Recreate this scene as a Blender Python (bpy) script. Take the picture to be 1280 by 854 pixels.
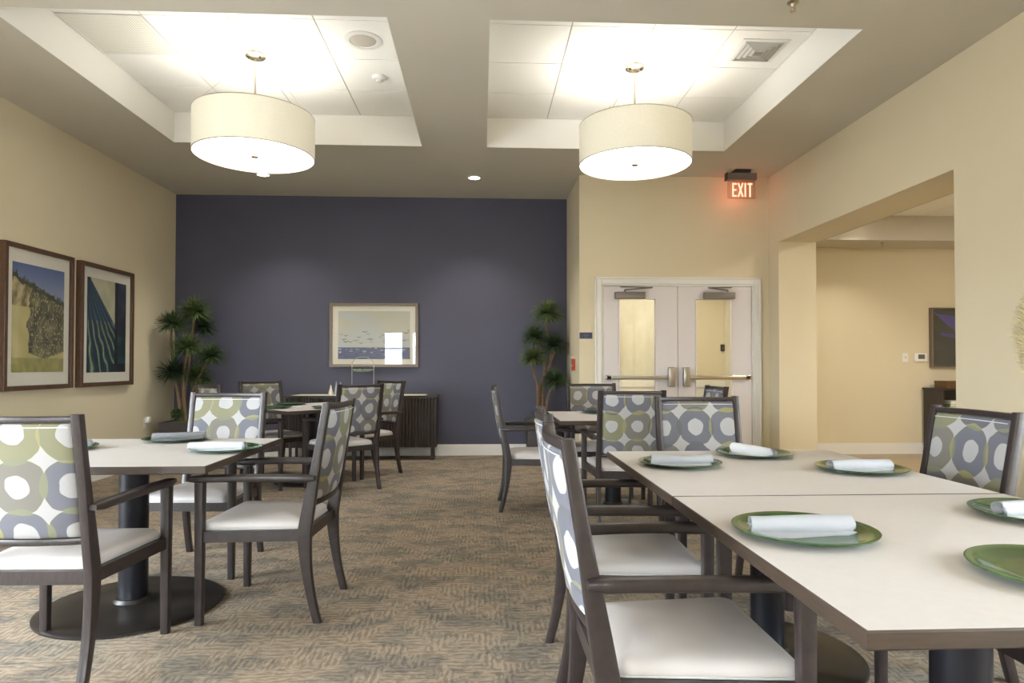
import bpy, bmesh, math, random
from mathutils import Vector, Matrix, noise

random.seed(7)
PI = math.pi
for o in list(bpy.data.objects):
    bpy.data.objects.remove(o)
scene = bpy.context.scene
COL = scene.collection

# ------------------------------------------------------------------ camera
EYE = 1.192
cam_data = bpy.data.cameras.new('camera')
cam_data.sensor_fit = 'HORIZONTAL'
cam_data.sensor_width = 36.0
cam_data.lens = 813.9 / 1280 * 36.0
cam_data.shift_y = 15.0 / 1280
cam_data.clip_start = 0.05
camera = bpy.data.objects.new('camera', cam_data)
COL.objects.link(camera)
camera.location = (0, 0, EYE)
camera.rotation_euler = (PI / 2 + 0.0170, -0.0008, -0.0467)
scene.camera = camera

# ------------------------------------------------------------------ view, world
scene.view_settings.view_transform = 'Standard'
scene.view_settings.look = 'None'
scene.view_settings.gamma = 1.0
scene.view_settings.exposure = 0.54
scene.view_settings.use_curve_mapping = False
world = bpy.data.worlds.new('sky')
scene.world = world
world.use_nodes = True
_nt = world.node_tree
_bg = _nt.nodes['Background']
_bg.inputs[1].default_value = 34.0
# overcast sky above the horizon, duller ground below it
_tc = _nt.nodes.new('ShaderNodeTexCoord')
_sp = _nt.nodes.new('ShaderNodeSeparateXYZ')
_rp = _nt.nodes.new('ShaderNodeValToRGB')
_nt.links.new(_tc.outputs['Generated'], _sp.inputs[0])
_nt.links.new(_sp.outputs[2], _rp.inputs[0])
_nt.links.new(_rp.outputs[0], _bg.inputs[0])
_rp.color_ramp.elements[0].position = 0.0
_rp.color_ramp.elements[0].color = (0.32, 0.33, 0.36, 1)
_rp.color_ramp.elements[1].position = 0.03
_rp.color_ramp.elements[1].color = (0.82, 0.90, 1.0, 1)

LAMP_TINT = (1.0, 0.95, 0.86)


def area_light(name, loc, rot, sx, sy, power, color=(1, 1, 1), portal=False, spread=PI):
    d = bpy.data.lights.new(name, 'AREA')
    d.shape = 'RECTANGLE'
    d.size = sx
    d.size_y = sy
    d.energy = power
    d.color = color
    d.spread = spread
    if portal:
        d.cycles.is_portal = True
    o = bpy.data.objects.new(name, d)
    COL.objects.link(o)
    o.location = loc
    o.rotation_euler = rot
    return o


def spot_light(name, loc, power, angle, blend, color=LAMP_TINT, radius=0.05):
    d = bpy.data.lights.new(name, 'SPOT')
    d.energy = power
    d.spot_size = angle
    d.spot_blend = blend
    d.color = color
    d.shadow_soft_size = radius
    o = bpy.data.objects.new(name, d)
    COL.objects.link(o)
    o.location = loc
    return o


def point_light(name, loc, power, color=LAMP_TINT, radius=0.05):
    d = bpy.data.lights.new(name, 'POINT')
    d.energy = power
    d.color = color
    d.shadow_soft_size = radius
    o = bpy.data.objects.new(name, d)
    COL.objects.link(o)
    o.location = loc
    return o


# daylight enters through the rear windows and the unseen side windows
REAR = -2.0
WIN_X = [(-2.85 + 0.815 * k, -2.29 + 0.815 * k) for k in range(2)]
WIN_ADDED = [(-1.7, -0.7), (-0.4, 0.6), (0.9, 1.8)]  # right-wall windows, out of view, added to brighten the left wall
WIN_Y = [(-0.3 + 1.15 * k, 0.65 + 1.15 * k) for k in range(3)]
WIN_Z = (0.5, 2.14)
for x0, x1 in WIN_X:
    area_light('window_daylight', ((x0 + x1) / 2, REAR - 0.2, (WIN_Z[0] + WIN_Z[1]) / 2),
               (PI / 2, 0, PI), x1 - x0, WIN_Z[1] - WIN_Z[0], 1.0, portal=True)

for y0, y1 in WIN_ADDED:  # portals of the added right-hand windows
    area_light('window_daylight', (3.805 + 0.1, (y0 + y1) / 2, (WIN_Z[0] + WIN_Z[1]) / 2),
               (PI / 2, 0, PI / 2), y1 - y0, WIN_Z[1] - WIN_Z[0], 1.0, portal=True)
for y0, y1 in WIN_Y:
    area_light('window_daylight', (-3.955 - 0.2, (y0 + y1) / 2, (WIN_Z[0] + WIN_Z[1]) / 2),
               (PI / 2, 0, PI / 2 + PI), y1 - y0, WIN_Z[1] - WIN_Z[0], 1.0, portal=True)

# ------------------------------------------------------------------ materials


def lin(c):
    return tuple(((v / 255) / 12.92 if v / 255 <= 0.04045 else ((v / 255 + 0.055) / 1.055) ** 2.4) for v in c)


def new_mat(name):
    m = bpy.data.materials.new(name)
    m.use_nodes = True
    nt = m.node_tree
    return m, nt, nt.nodes['Principled BSDF']


def node(nt, kind, **kw):
    n = nt.nodes.new(kind)
    for k, v in kw.items():
        setattr(n, k, v)
    return n


def ramp(nt, fac, stops, interp='LINEAR'):
    r = nt.nodes.new('ShaderNodeValToRGB')
    r.color_ramp.interpolation = interp
    el = r.color_ramp.elements
    while len(el) < len(stops):
        el.new(0.5)
    for e, (p, c) in zip(el, stops):
        e.position = p
        e.color = (*c, 1)
    nt.links.new(fac, r.inputs[0])
    return r.outputs[0]


def math_node(nt, op, a, b=None):
    n = nt.nodes.new('ShaderNodeMath')
    n.operation = op
    for i, v in enumerate((a, b)):
        if v is None:
            continue
        if isinstance(v, (int, float)):
            n.inputs[i].default_value = v
        else:
            nt.links.new(v, n.inputs[i])
    return n.outputs[0]


def mixc(nt, fac, a, b):
    n = nt.nodes.new('ShaderNodeMix')
    n.data_type = 'RGBA'
    for s, v in ((0, fac), (6, a), (7, b)):
        if isinstance(v, (int, float)):
            n.inputs[s].default_value = v
        elif isinstance(v, tuple):
            n.inputs[s].default_value = (*v, 1) if len(v) == 3 else v
        else:
            nt.links.new(v, n.inputs[s])
    return n.outputs[2]


def coords(nt, scale=(1, 1, 1), kind='Object'):
    tc = nt.nodes.new('ShaderNodeTexCoord')
    mp = nt.nodes.new('ShaderNodeMapping')
    mp.inputs['Scale'].default_value = scale
    nt.links.new(tc.outputs[kind], mp.inputs[0])
    return mp.outputs[0]


def noise_tex(nt, vec, scale, detail=2, rough=0.5):
    n = nt.nodes.new('ShaderNodeTexNoise')
    n.inputs['Scale'].default_value = scale
    n.inputs['Detail'].default_value = detail
    n.inputs['Roughness'].default_value = rough
    if vec is not None:
        nt.links.new(vec, n.inputs['Vector'])
    return n.outputs[0]


def bump(nt, bsdf, height, strength=0.2, dist=0.002):
    b = nt.nodes.new('ShaderNodeBump')
    b.inputs['Strength'].default_value = strength
    b.inputs['Distance'].default_value = dist
    nt.links.new(height, b.inputs['Height'])
    nt.links.new(b.outputs[0], bsdf.inputs['Normal'])


def plain(name, col, rough=0.6, metal=0.0, spec=0.5, var=0.06, vscale=6, bmp=0.0, bscale=200):
    m, nt, b = new_mat(name)
    v = coords(nt)
    n = noise_tex(nt, v, vscale, 3)
    lo = tuple(c * (1 - var) for c in col)
    hi = tuple(min(1, c * (1 + var)) for c in col)
    c = ramp(nt, n, [(0.3, lo), (0.7, hi)])
    nt.links.new(c, b.inputs['Base Color'])
    b.inputs['Roughness'].default_value = rough
    b.inputs['Metallic'].default_value = metal
    b.inputs['Specular IOR Level'].default_value = spec
    if bmp:
        bump(nt, b, noise_tex(nt, v, bscale, 2), bmp, 0.001)
    return m


def wood_mat(name, dark, light, rough=0.4, scale=(30, 30, 3)):
    m, nt, b = new_mat(name)
    v = coords(nt, scale)
    n = noise_tex(nt, v, 3.0, 5, 0.6)
    c = ramp(nt, n, [(0.3, dark), (0.7, light)])
    nt.links.new(c, b.inputs['Base Color'])
    b.inputs['Roughness'].default_value = rough
    bump(nt, b, n, 0.08, 0.001)
    return m


def emit_mat(name, col, strength, base=(0.8, 0.8, 0.8)):
    m, nt, b = new_mat(name)
    b.inputs['Base Color'].default_value = (*base, 1)
    b.inputs['Emission Color'].default_value = (*col, 1)
    b.inputs['Emission Strength'].default_value = strength
    return m


def glass_mat(name, tint=(1, 1, 1), refl=0.07, rough=0.02):
    m = bpy.data.materials.new(name)
    m.use_nodes = True
    nt = m.node_tree
    nt.nodes.clear()
    out = node(nt, 'ShaderNodeOutputMaterial')
    tr = node(nt, 'ShaderNodeBsdfTransparent')
    tr.inputs[0].default_value = (*tint, 1)
    gl = node(nt, 'ShaderNodeBsdfGlossy')
    gl.inputs['Roughness'].default_value = rough
    fr = node(nt, 'ShaderNodeFresnel')
    fr.inputs[0].default_value = 1.45
    f = math_node(nt, 'ADD', fr.outputs[0], refl - 0.04)
    ge = node(nt, 'ShaderNodeNewGeometry')
    f = math_node(nt, 'MULTIPLY', f, math_node(nt, 'SUBTRACT', 1.0, ge.outputs['Backfacing']))
    mx = node(nt, 'ShaderNodeMixShader')
    nt.links.new(f, mx.inputs[0])
    nt.links.new(tr.outputs[0], mx.inputs[1])
    nt.links.new(gl.outputs[0], mx.inputs[2])
    nt.links.new(mx.outputs[0], out.inputs[0])
    return m


def fabric_mat():
    """woven upholstery: interlocking rings round cream dots"""
    m, nt, b = new_mat('ring_fabric')
    tc = node(nt, 'ShaderNodeTexCoord')
    sep = node(nt, 'ShaderNodeSeparateXYZ')
    nt.links.new(tc.outputs['Object'], sep.inputs[0])
    info = node(nt, 'ShaderNodeObjectInfo')
    ox = math_node(nt, 'MULTIPLY', info.outputs['Random'], 7.31)
    oz = math_node(nt, 'MULTIPLY', info.outputs['Random'], 3.77)
    # hand-drawn wobble
    nv = node(nt, 'ShaderNodeTexNoise')
    nv.inputs['Scale'].default_value = 9
    nv.inputs['Detail'].default_value = 2
    nt.links.new(tc.outputs['Object'], nv.inputs['Vector'])
    ns = node(nt, 'ShaderNodeSeparateXYZ')
    nt.links.new(nv.outputs['Color'], ns.inputs[0])
    wob = 0.045
    x = math_node(nt, 'ADD', sep.outputs[0], math_node(nt, 'MULTIPLY', math_node(nt, 'SUBTRACT', ns.outputs[0], 0.5), wob))
    z = math_node(nt, 'ADD', sep.outputs[2], math_node(nt, 'MULTIPLY', math_node(nt, 'SUBTRACT', ns.outputs[1], 0.5), wob))
    A = 0.184
    x = math_node(nt, 'ADD', math_node(nt, 'DIVIDE', x, A), ox)
    z = math_node(nt, 'ADD', math_node(nt, 'DIVIDE', z, A * 1.02), oz)
    cmb = node(nt, 'ShaderNodeCombineXYZ')
    nt.links.new(x, cmb.inputs[0])
    nt.links.new(z, cmb.inputs[1])

    def vor(feature):
        v = node(nt, 'ShaderNodeTexVoronoi')
        v.voronoi_dimensions = '2D'
        v.feature = feature
        v.inputs['Scale'].default_value = 1
        v.inputs['Randomness'].default_value = 0
        nt.links.new(cmb.outputs[0], v.inputs['Vector'])
        return v
    v1, v2 = vor('F1'), vor('F2')
    d1, d2 = v1.outputs['Distance'], v2.outputs['Distance']
    s1 = node(nt, 'ShaderNodeSeparateXYZ')
    nt.links.new(v1.outputs['Color'], s1.inputs[0])
    rc = ramp(nt, s1.outputs[0], [(0.0, lin((98, 99, 109))), (0.30, lin((112, 108, 100))), (0.55, lin((92, 93, 104))),
                                  (0.86, lin((122, 120, 92))), (0.95, lin((144, 138, 90)))], 'CONSTANT')
    s2 = node(nt, 'ShaderNodeSeparateXYZ')
    nt.links.new(v2.outputs['Color'], s2.inputs[0])
    lc = ramp(nt, s2.outputs[1], [(0.0, lin((118, 120, 96))), (0.45, lin((90, 91, 96))), (0.75, lin((138, 133, 90)))], 'CONSTANT')
    cream = lin((168, 166, 166))
    bg = lin((170, 166, 146))
    c = mixc(nt, math_node(nt, 'LESS_THAN', d2, 0.575), rc, lc)
    c = mixc(nt, math_node(nt, 'LESS_THAN', d1, 0.240), c, cream)
    c = mixc(nt, math_node(nt, 'GREATER_THAN', d1, 0.545), c, bg)
    c = mixc(nt, math_node(nt, 'GREATER_THAN', d1, 0.56), c, cream)
    weave = noise_tex(nt, coords(nt, (60, 60, 400)), 3, 2)
    c2 = mixc(nt, math_node(nt, 'MULTIPLY', weave, 0.35), c, lin((120, 116, 110)))
    nt.links.new(c2, b.inputs['Base Color'])
    b.inputs['Roughness'].default_value = 0.75
    b.inputs['Specular IOR Level'].default_value = 0.25
    bump(nt, b, weave, 0.15, 0.001)
    return m


def carpet_mat():
    m, nt, b = new_mat('patterned_carpet')
    v = coords(nt)
    # broken thread lines running both ways, switching direction in blotches
    h = noise_tex(nt, coords(nt, (21, 72, 1)), 1, 4, 0.62)
    w = noise_tex(nt, coords(nt, (62, 16, 1)), 1, 4, 0.62)
    sel = noise_tex(nt, v, 6.5, 2, 0.5)
    selr = ramp(nt, sel, [(0.47, (0, 0, 0)), (0.53, (1, 1, 1))])
    sp = node(nt, 'ShaderNodeSeparateXYZ')
    nt.links.new(v, sp.inputs[0])
    wx = math_node(nt, 'MULTIPLY', math_node(nt, 'SINE', math_node(nt, 'MULTIPLY', sp.outputs[0], 250.0)), 0.05)
    wy = math_node(nt, 'MULTIPLY', math_node(nt, 'SINE', math_node(nt, 'MULTIPLY', sp.outputs[1], 190.0)), 0.05)
    h = math_node(nt, 'ADD', h, wy)
    w = math_node(nt, 'ADD', w, wx)
    mixn = mixc(nt, selr, h, w)
    lines = ramp(nt, mixn, [(0.42, (0, 0, 0)), (0.57, (1, 1, 1))])
    big = noise_tex(nt, coords(nt, (1, 1.6, 1)), 3.2, 5, 0.72)
    patch = ramp(nt, big, [(0.47, (0, 0, 0)), (0.57, (1, 1, 1))])
    light = mixc(nt, patch, lin((166, 150, 129)), lin((138, 128, 115)))
    tone = ramp(nt, noise_tex(nt, v, 2.3, 3), [(0.45, (0, 0, 0)), (0.65, (1, 1, 1))])
    light = mixc(nt, math_node(nt, 'MULTIPLY', tone, 0.25), light, lin((140, 140, 124)))
    dark = mixc(nt, patch, lin((134, 118, 102)), lin((106, 98, 90)))
    c = mixc(nt, lines, dark, light)
    fine = noise_tex(nt, v, 350, 2)
    c = mixc(nt, math_node(nt, 'MULTIPLY', fine, 0.25), c, lin((90, 82, 72)))
    nt.links.new(c, b.inputs['Base Color'])
    b.inputs['Roughness'].default_value = 0.95
    b.inputs['Specular IOR Level'].default_value = 0.1
    bump(nt, b, mixn, 0.4, 0.004)
    return m


def vcol_mat(name, rough=0.5):
    m, nt, b = new_mat(name)
    a = node(nt, 'ShaderNodeAttribute')
    a.attribute_name = 'print'
    n = noise_tex(nt, coords(nt), 300, 2)
    c = mixc(nt, math_node(nt, 'MULTIPLY', n, 0.08), a.outputs['Color'], (0.3, 0.3, 0.3))
    nt.links.new(c, b.inputs['Base Color'])
    b.inputs['Roughness'].default_value = rough
    return m


M = {}
M['wall'] = plain('tan_wall_paint', lin((213, 201, 172)), 0.75, spec=0.25, var=0.015, vscale=1.5, bmp=0.05, bscale=120)
M['wall_blue'] = plain('navy_wall_paint', lin((80, 80, 96)), 0.5, spec=0.3, var=0.03, vscale=1.5, bmp=0.05, bscale=120)
M['ceiling'] = plain('ceiling_paint', lin((200, 194, 180)), 0.8, spec=0.2, var=0.015, vscale=1.2)
M['coffer'] = plain('coffer_white_paint', lin((236, 234, 229)), 0.7, spec=0.2, var=0.01, vscale=1.5)
M['tile'] = plain('acoustic_tile', lin((240, 239, 234)), 0.9, spec=0.1, var=0.02, vscale=90, bmp=0.15, bscale=400)
M['grid'] = plain('ceiling_grid', lin((190, 184, 170)), 0.7, spec=0.2, var=0.02)
M['trim'] = plain('white_trim_paint', lin((224, 222, 216)), 0.45, spec=0.4, var=0.01, vscale=2)
M['door'] = plain('white_door_paint', lin((210, 204, 203)), 0.4, spec=0.4, var=0.01, vscale=2)
M['carpet'] = carpet_mat()
M['wood'] = wood_mat('dark_stained_wood', lin((38, 31, 31)), lin((54, 45, 43)), 0.36, (40, 8, 8))
M['edge'] = wood_mat('brown_table_edge', lin((52, 41, 32)), lin((68, 54, 43)), 0.4, (4, 4, 40))
M['laminate'] = plain('cream_laminate', lin((203, 197, 193)), 0.42, spec=0.5, var=0.02, vscale=40)
M['vinyl'] = plain('cream_vinyl', lin((190, 183, 179)), 0.4, spec=0.5, var=0.03, vscale=8, bmp=0.06, bscale=300)
M['fabric'] = fabric_mat()
M['piping'] = plain('pale_piping', lin((186, 184, 180)), 0.6)
M['pedestal'] = plain('black_metal', lin((19, 20, 29)), 0.35, metal=0.2, var=0.1)
M['base'] = plain('bronze_black_base', lin((34, 29, 26)), 0.4, metal=0.1, var=0.12)
M['napkin'] = plain('white_cotton', lin((218, 219, 223)), 0.85, spec=0.2, var=0.02, vscale=30, bmp=0.3, bscale=500)
M['steel'] = plain('brushed_steel', lin((176, 172, 166)), 0.32, metal=0.9, var=0.05)
M['nickel'] = plain('nickel', lin((186, 176, 158)), 0.3, metal=1.0, var=0.05)
M['grey_metal'] = plain('grey_metal', lin((120, 112, 106)), 0.45, metal=0.3, var=0.05)
M['black'] = plain('black_plastic', lin((34, 30, 30)), 0.5)
M['white_plastic'] = plain('white_plastic', lin((226, 224, 220)), 0.4, var=0.01)
M['espresso'] = wood_mat('espresso_wood', lin((40, 32, 30)), lin((56, 46, 42)), 0.4, (20, 20, 3))
M['frame'] = wood_mat('walnut_frame', lin((74, 52, 40)), lin((100, 74, 56)), 0.35, (30, 30, 6))
M['frame_light'] = wood_mat('bronze_wood_frame', lin((98, 84, 70)), lin((124, 108, 90)), 0.35, (30, 30, 6))
M['mat'] = plain('mat_board', lin((226, 222, 208)), 0.8, var=0.01)
M['glass'] = glass_mat('clear_glass', (0.97, 0.98, 0.97), 0.05)
M['pic_glass'] = glass_mat('picture_glass', (0.98, 0.98, 0.98), 0.06, 0.005)
M['print'] = vcol_mat('printed_art')
M['leaf'] = plain('yucca_leaf', lin((58, 92, 44)), 0.5, var=0.5, vscale=25)
M['bark'] = wood_mat('yucca_bark', lin((92, 72, 52)), lin((136, 112, 84)), 0.8, (20, 20, 20))
M['moss'] = plain('green_moss', lin((84, 108, 50)), 0.95, var=0.4, vscale=60, bmp=0.8, bscale=120)
M['planter'] = plain('charcoal_planter', lin((70, 64, 64)), 0.6, var=0.08)
M['floor_wood'] = wood_mat('oak_floor', lin((150, 132, 104)), lin((172, 154, 124)), 0.4, (2, 14, 1))
M['runner'] = plain('cream_cloth', lin((214, 206, 184)), 0.85, var=0.03, vscale=60)
M['blue_sign'] = plain('navy_plastic', lin((54, 62, 92)), 0.4)
M['red'] = plain('red_plastic', lin((170, 62, 50)), 0.45)
M['plume'] = plain('dried_plume', lin((236, 226, 190)), 0.9, var=0.12, vscale=20)
M['vase'] = plain('ceramic_vase', lin((196, 184, 160)), 0.4)
M['paper'] = plain('paper_white', lin((222, 220, 206)), 0.7)
M['book_green'] = plain('green_cover', lin((120, 134, 86)), 0.6)
M['book_black'] = plain('black_cover', lin((40, 36, 36)), 0.6)
M['box_wood'] = wood_mat('chestnut_box', lin((84, 56, 34)), lin((112, 78, 48)), 0.45, (10, 10, 40))
M['screen_dark'] = plain('lcd_grey', lin((92, 90, 82)), 0.3)
M['window_frame'] = M['trim']

# green glass of the chargers
m, nt, b = new_mat('green_glass')
n = noise_tex(nt, coords(nt), 30, 3)
nt.links.new(ramp(nt, n, [(0.3, lin((26, 70, 38))), (0.7, lin((62, 94, 40)))]), b.inputs['Base Color'])
b.inputs['Roughness'].default_value = 0.13
b.inputs['Metallic'].default_value = 0.0
b.inputs['Coat Weight'].default_value = 0.3
b.inputs['Coat Roughness'].default_value = 0.04
M['plate'] = m
# pendant shade (linen that glows) and its opal diffuser
m, nt, b = new_mat('linen_shade')
n = noise_tex(nt, coords(nt, (1, 1, 6)), 60, 3)
c = ramp(nt, n, [(0.3, lin((220, 213, 192))), (0.7, lin((228, 223, 206)))])
nt.links.new(c, b.inputs['Base Color'])
nt.links.new(c, b.inputs['Emission Color'])
b.inputs['Emission Strength'].default_value = 0.16
M['shade'] = m
M['diffuser'] = emit_mat('opal_diffuser', (1.0, 0.98, 0.94), 3.0)
M['bulb'] = emit_mat('lamp_bulb', (1.0, 0.92, 0.8), 8.0)
M['downlight'] = emit_mat('downlight_lens', (1.0, 0.9, 0.75), 14.0)
M['fill_lamp_glow'] = emit_mat('fill_lamp_lens', (1.0, 0.84, 0.6), 10.0)  # glowing panel of the added fill lamps
M['exit_red'] = emit_mat('exit_red', (1.0, 0.36, 0.24), 1.7, (0.8, 0.2, 0.15))
m, nt, b = new_mat('clear_acrylic_edge')
b.inputs['Base Color'].default_value = (*lin((200, 150, 120)), 1)
b.inputs['Alpha'].default_value = 0.25
b.inputs['Roughness'].default_value = 0.1
M['acrylic'] = m
M['clear_object_glass'] = plain('pale_object_glass', lin((196, 206, 222)), 0.1, var=0.05)
M['clear_object_glass'].node_tree.nodes['Principled BSDF'].inputs['Alpha'].default_value = 0.55
# perforated return air plate
m, nt, b = new_mat('perforated_plate')
vv = node(nt, 'ShaderNodeTexVoronoi')
vv.voronoi_dimensions = '2D'
vv.inputs['Scale'].default_value = 52
vv.inputs['Randomness'].default_value = 0
nt.links.new(coords(nt), vv.inputs['Vector'])
nt.links.new(mixc(nt, math_node(nt, 'LESS_THAN', vv.outputs['Distance'], 0.27), lin((234, 231, 222)), lin((190, 185, 170))), b.inputs['Base Color'])
M['perforated'] = m
# corridor wallcovering; its faint marbling is a glass reflection put into the colour
m, nt, b = new_mat('wallcovering_reflection')
n = noise_tex(nt, coords(nt, (1, 1, 0.5)), 5, 5, 0.65)
nt.links.new(ramp(nt, n, [(0.35, lin((192, 186, 160))), (0.7, lin((208, 203, 184)))]), b.inputs['Base Color'])
b.inputs['Roughness'].default_value = 0.6
M['corridor_reflection'] = m

# ------------------------------------------------------------------ mesh helpers


def finish(name, bm, mats, parent=None, smooth=True, angle=35, label=None, recalc=True):
    if recalc:
        bmesh.ops.recalc_face_normals(bm, faces=bm.faces)
    me = bpy.data.meshes.new(name)
    bm.to_mesh(me)
    bm.free()
    if not isinstance(mats, (list, tuple)):
        mats = [mats]
    for mm in mats:
        me.materials.append(mm)
    if smooth:
        for p in me.polygons:
            p.use_smooth = True
        me.set_sharp_from_angle(angle=math.radians(angle))
    o = bpy.data.objects.new(name, me)
    COL.objects.link(o)
    if parent is not None:
        o.parent = parent
    if label:
        o['label'] = label
    return o


def tag(o, label, cat, group=None, kind=None):
    o['label'] = label
    o['category'] = cat
    if group:
        o['group'] = group
    if kind:
        o['kind'] = kind
    return o


def thing(name, loc, rotz, label, cat, group=None):
    o = bpy.data.objects.new(name, None)
    o.empty_display_size = 0.1
    COL.objects.link(o)
    o.location = loc
    o.rotation_euler = (0, 0, rotz)
    return tag(o, label, cat, group)


def copy_tree(o, parent=None):
    c = o.copy()
    COL.objects.link(c)
    c.parent = parent
    for ch in list(o.children):
        copy_tree(ch, c)
    return c


def relabel(o, label, group=None):
    o['label'] = label
    if group:
        o['group'] = group


def BM():
    return bmesh.new()


def box(bm, x0, x1, y0, y1, z0, z1, bev=0.0, seg=2, mat=0):
    vs = [bm.verts.new(p) for p in ((x0, y0, z0), (x1, y0, z0), (x1, y1, z0), (x0, y1, z0),
                                    (x0, y0, z1), (x1, y0, z1), (x1, y1, z1), (x0, y1, z1))]
    fs = []
    for q in ((0, 3, 2, 1), (4, 5, 6, 7), (0, 1, 5, 4), (1, 2, 6, 5), (2, 3, 7, 6), (3, 0, 4, 7)):
        f = bm.faces.new([vs[i] for i in q])
        f.material_index = mat
        fs.append(f)
    if bev:
        es = list({e for f in fs for e in f.edges})
        r = bmesh.ops.bevel(bm, geom=es, offset=bev, segments=seg, affect='EDGES', profile=0.5)
        for f in r['faces']:
            f.material_index = mat
    return vs


def loft(bm, rings, cap0=True, cap1=True, closed=True, mat=0):
    R = [[bm.verts.new(p) for p in r] for r in rings]
    n = len(R[0])
    for a, b_ in zip(R[:-1], R[1:]):
        for i in range(n if closed else n - 1):
            j = (i + 1) % n
            f = bm.faces.new((a[i], a[j], b_[j], b_[i]))
            f.material_index = mat
    if cap0:
        bm.faces.new(R[0][::-1]).material_index = mat
    if cap1:
        bm.faces.new(R[-1]).material_index = mat
    return R


def rrect(w, d, r=0.006, n=2):
    """rounded rectangle outline, w by d, centred"""
    pts = []
    for cx, cy, a0 in ((w / 2 - r, d / 2 - r, 0), (-w / 2 + r, d / 2 - r, PI / 2), (-w / 2 + r, -d / 2 + r, PI), (w / 2 - r, -d / 2 + r, 1.5 * PI)):
        for k in range(n + 1):
            a = a0 + k * PI / 2 / n
            pts.append((cx + r * math.cos(a), cy + r * math.sin(a)))
    return pts


def tube(bm, pts, rad, n=8, cap=True, mat=0):
    pts = [Vector(p) for p in pts]
    if not isinstance(rad, (list, tuple)):
        rad = [rad] * len(pts)
    rings = []
    up = Vector((0, 0, 1))
    prev = None
    for i, p in enumerate(pts):
        t = (pts[min(i + 1, len(pts) - 1)] - pts[max(i - 1, 0)]).normalized()
        if prev is None:
            s = t.cross(up)
            if s.length < 1e-3:
                s = t.cross(Vector((1, 0, 0)))
        else:
            s = prev - t * prev.dot(t)
        s.normalize()
        prev = s
        u = s.cross(t)
        rings.append([p + (s * math.cos(2 * PI * k / n) + u * math.sin(2 * PI * k / n)) * rad[i] for k in range(n)])
    loft(bm, rings, cap, cap, mat=mat)


def lathe(bm, prof, n=32, c=(0, 0), mat=0, cap0=False, cap1=False):
    rings = [[(c[0] + r * math.cos(2 * PI * k / n), c[1] + r * math.sin(2 * PI * k / n), z) for k in range(n)] for r, z in prof]
    loft(bm, rings, cap0, cap1, mat=mat)


def smooth_path(pts, k=6):
    """Catmull-Rom through the points"""
    P = [Vector(p) for p in pts]
    P = [2 * P[0] - P[1]] + P + [2 * P[-1] - P[-2]]
    out = []
    for i in range(1, len(P) - 2):
        for j in range(k):
            t = j / k
            a, b_, c, d = P[i - 1], P[i], P[i + 1], P[i + 2]
            out.append(0.5 * ((2 * b_) + (c - a) * t + (2 * a - 5 * b_ + 4 * c - d) * t * t + (3 * b_ - a - 3 * c + d) * t ** 3))
    out.append(P[-2])
    return out


def structure(name, bm, mat, smooth=False):
    o = finish(name, bm, mat, smooth=smooth)
    o['kind'] = 'structure'
    return o


def sbox(name, mat, *b, bev=0.0):
    bm = BM()
    box(bm, *b, bev=bev)
    return structure(name, bm, mat)


# ------------------------------------------------------------------ the room
XL, XR, YB, YD, ZC, ZT = -3.955, 3.368, 8.59, 7.48, 3.392, 3.69
XN = 1.13          # the nook wall beside the blue wall
RX1, RY0 = 8.0, 2.6   # the room beyond the opening
XJ = 3.805
sbox('floor', M['carpet'], XL, XR + 0.02, REAR, YB, -0.06, 0)
sbox('floor.001', M['floor_wood'], XR + 0.02, RX1, RY0, 8.5, -0.06, 0)
bm = BM()
ys = [REAR - 0.12] + [v for w in WIN_Y for v in w] + [YB + 0.12]
for i in range(0, len(ys), 2):
    box(bm, XL - 0.12, XL, ys[i], ys[i + 1], 0, ZT + 0.1)
for y0, y1 in WIN_Y:
    box(bm, XL - 0.12, XL, y0, y1, 0, WIN_Z[0])
    box(bm, XL - 0.12, XL, y0, y1, WIN_Z[1], ZT + 0.1)
structure('wall_left', bm, M['wall'])
sbox('wall_back', M['wall_blue'], XL, XN + 0.05, YB, YB + 0.12, 0, ZT + 0.1)
sbox('wall_nook', M['wall'], XN, XN + 0.12, YD, YB, 0, ZC + 0.05)
# wall with the double doors
DX0, DX1, DTOP = 1.385, 3.185, 2.13
bm = BM()
box(bm, XN + 0.12, DX0, YD, YD + 0.12, 0, ZC + 0.05)
box(bm, DX1, XJ, YD, YD + 0.12, 0, ZC + 0.05)
box(bm, DX0, DX1, YD, YD + 0.12, DTOP, ZC + 0.05)
structure('wall_far', bm, M['wall'])
# right wall with the wide opening
OY0, OY1, OZ = 4.478, 7.228, 2.59
bm = BM()
ys = [REAR - 0.12] + [v for w in WIN_ADDED for v in w] + [OY0]
for i in range(0, len(ys), 2):
    box(bm, XR, XJ, ys[i], ys[i + 1], 0, ZC + 0.05)
for y0, y1 in WIN_ADDED:
    box(bm, XR, XJ, y0, y1, 0, WIN_Z[0])
    box(bm, XR, XJ, y0, y1, WIN_Z[1], ZC + 0.05)
box(bm, XR, XJ, OY1, YD, 0, ZC + 0.05)
box(bm, XR, XJ, OY0, OY1, OZ, ZC + 0.05)
structure('wall_right', bm, M['wall'])
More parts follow.
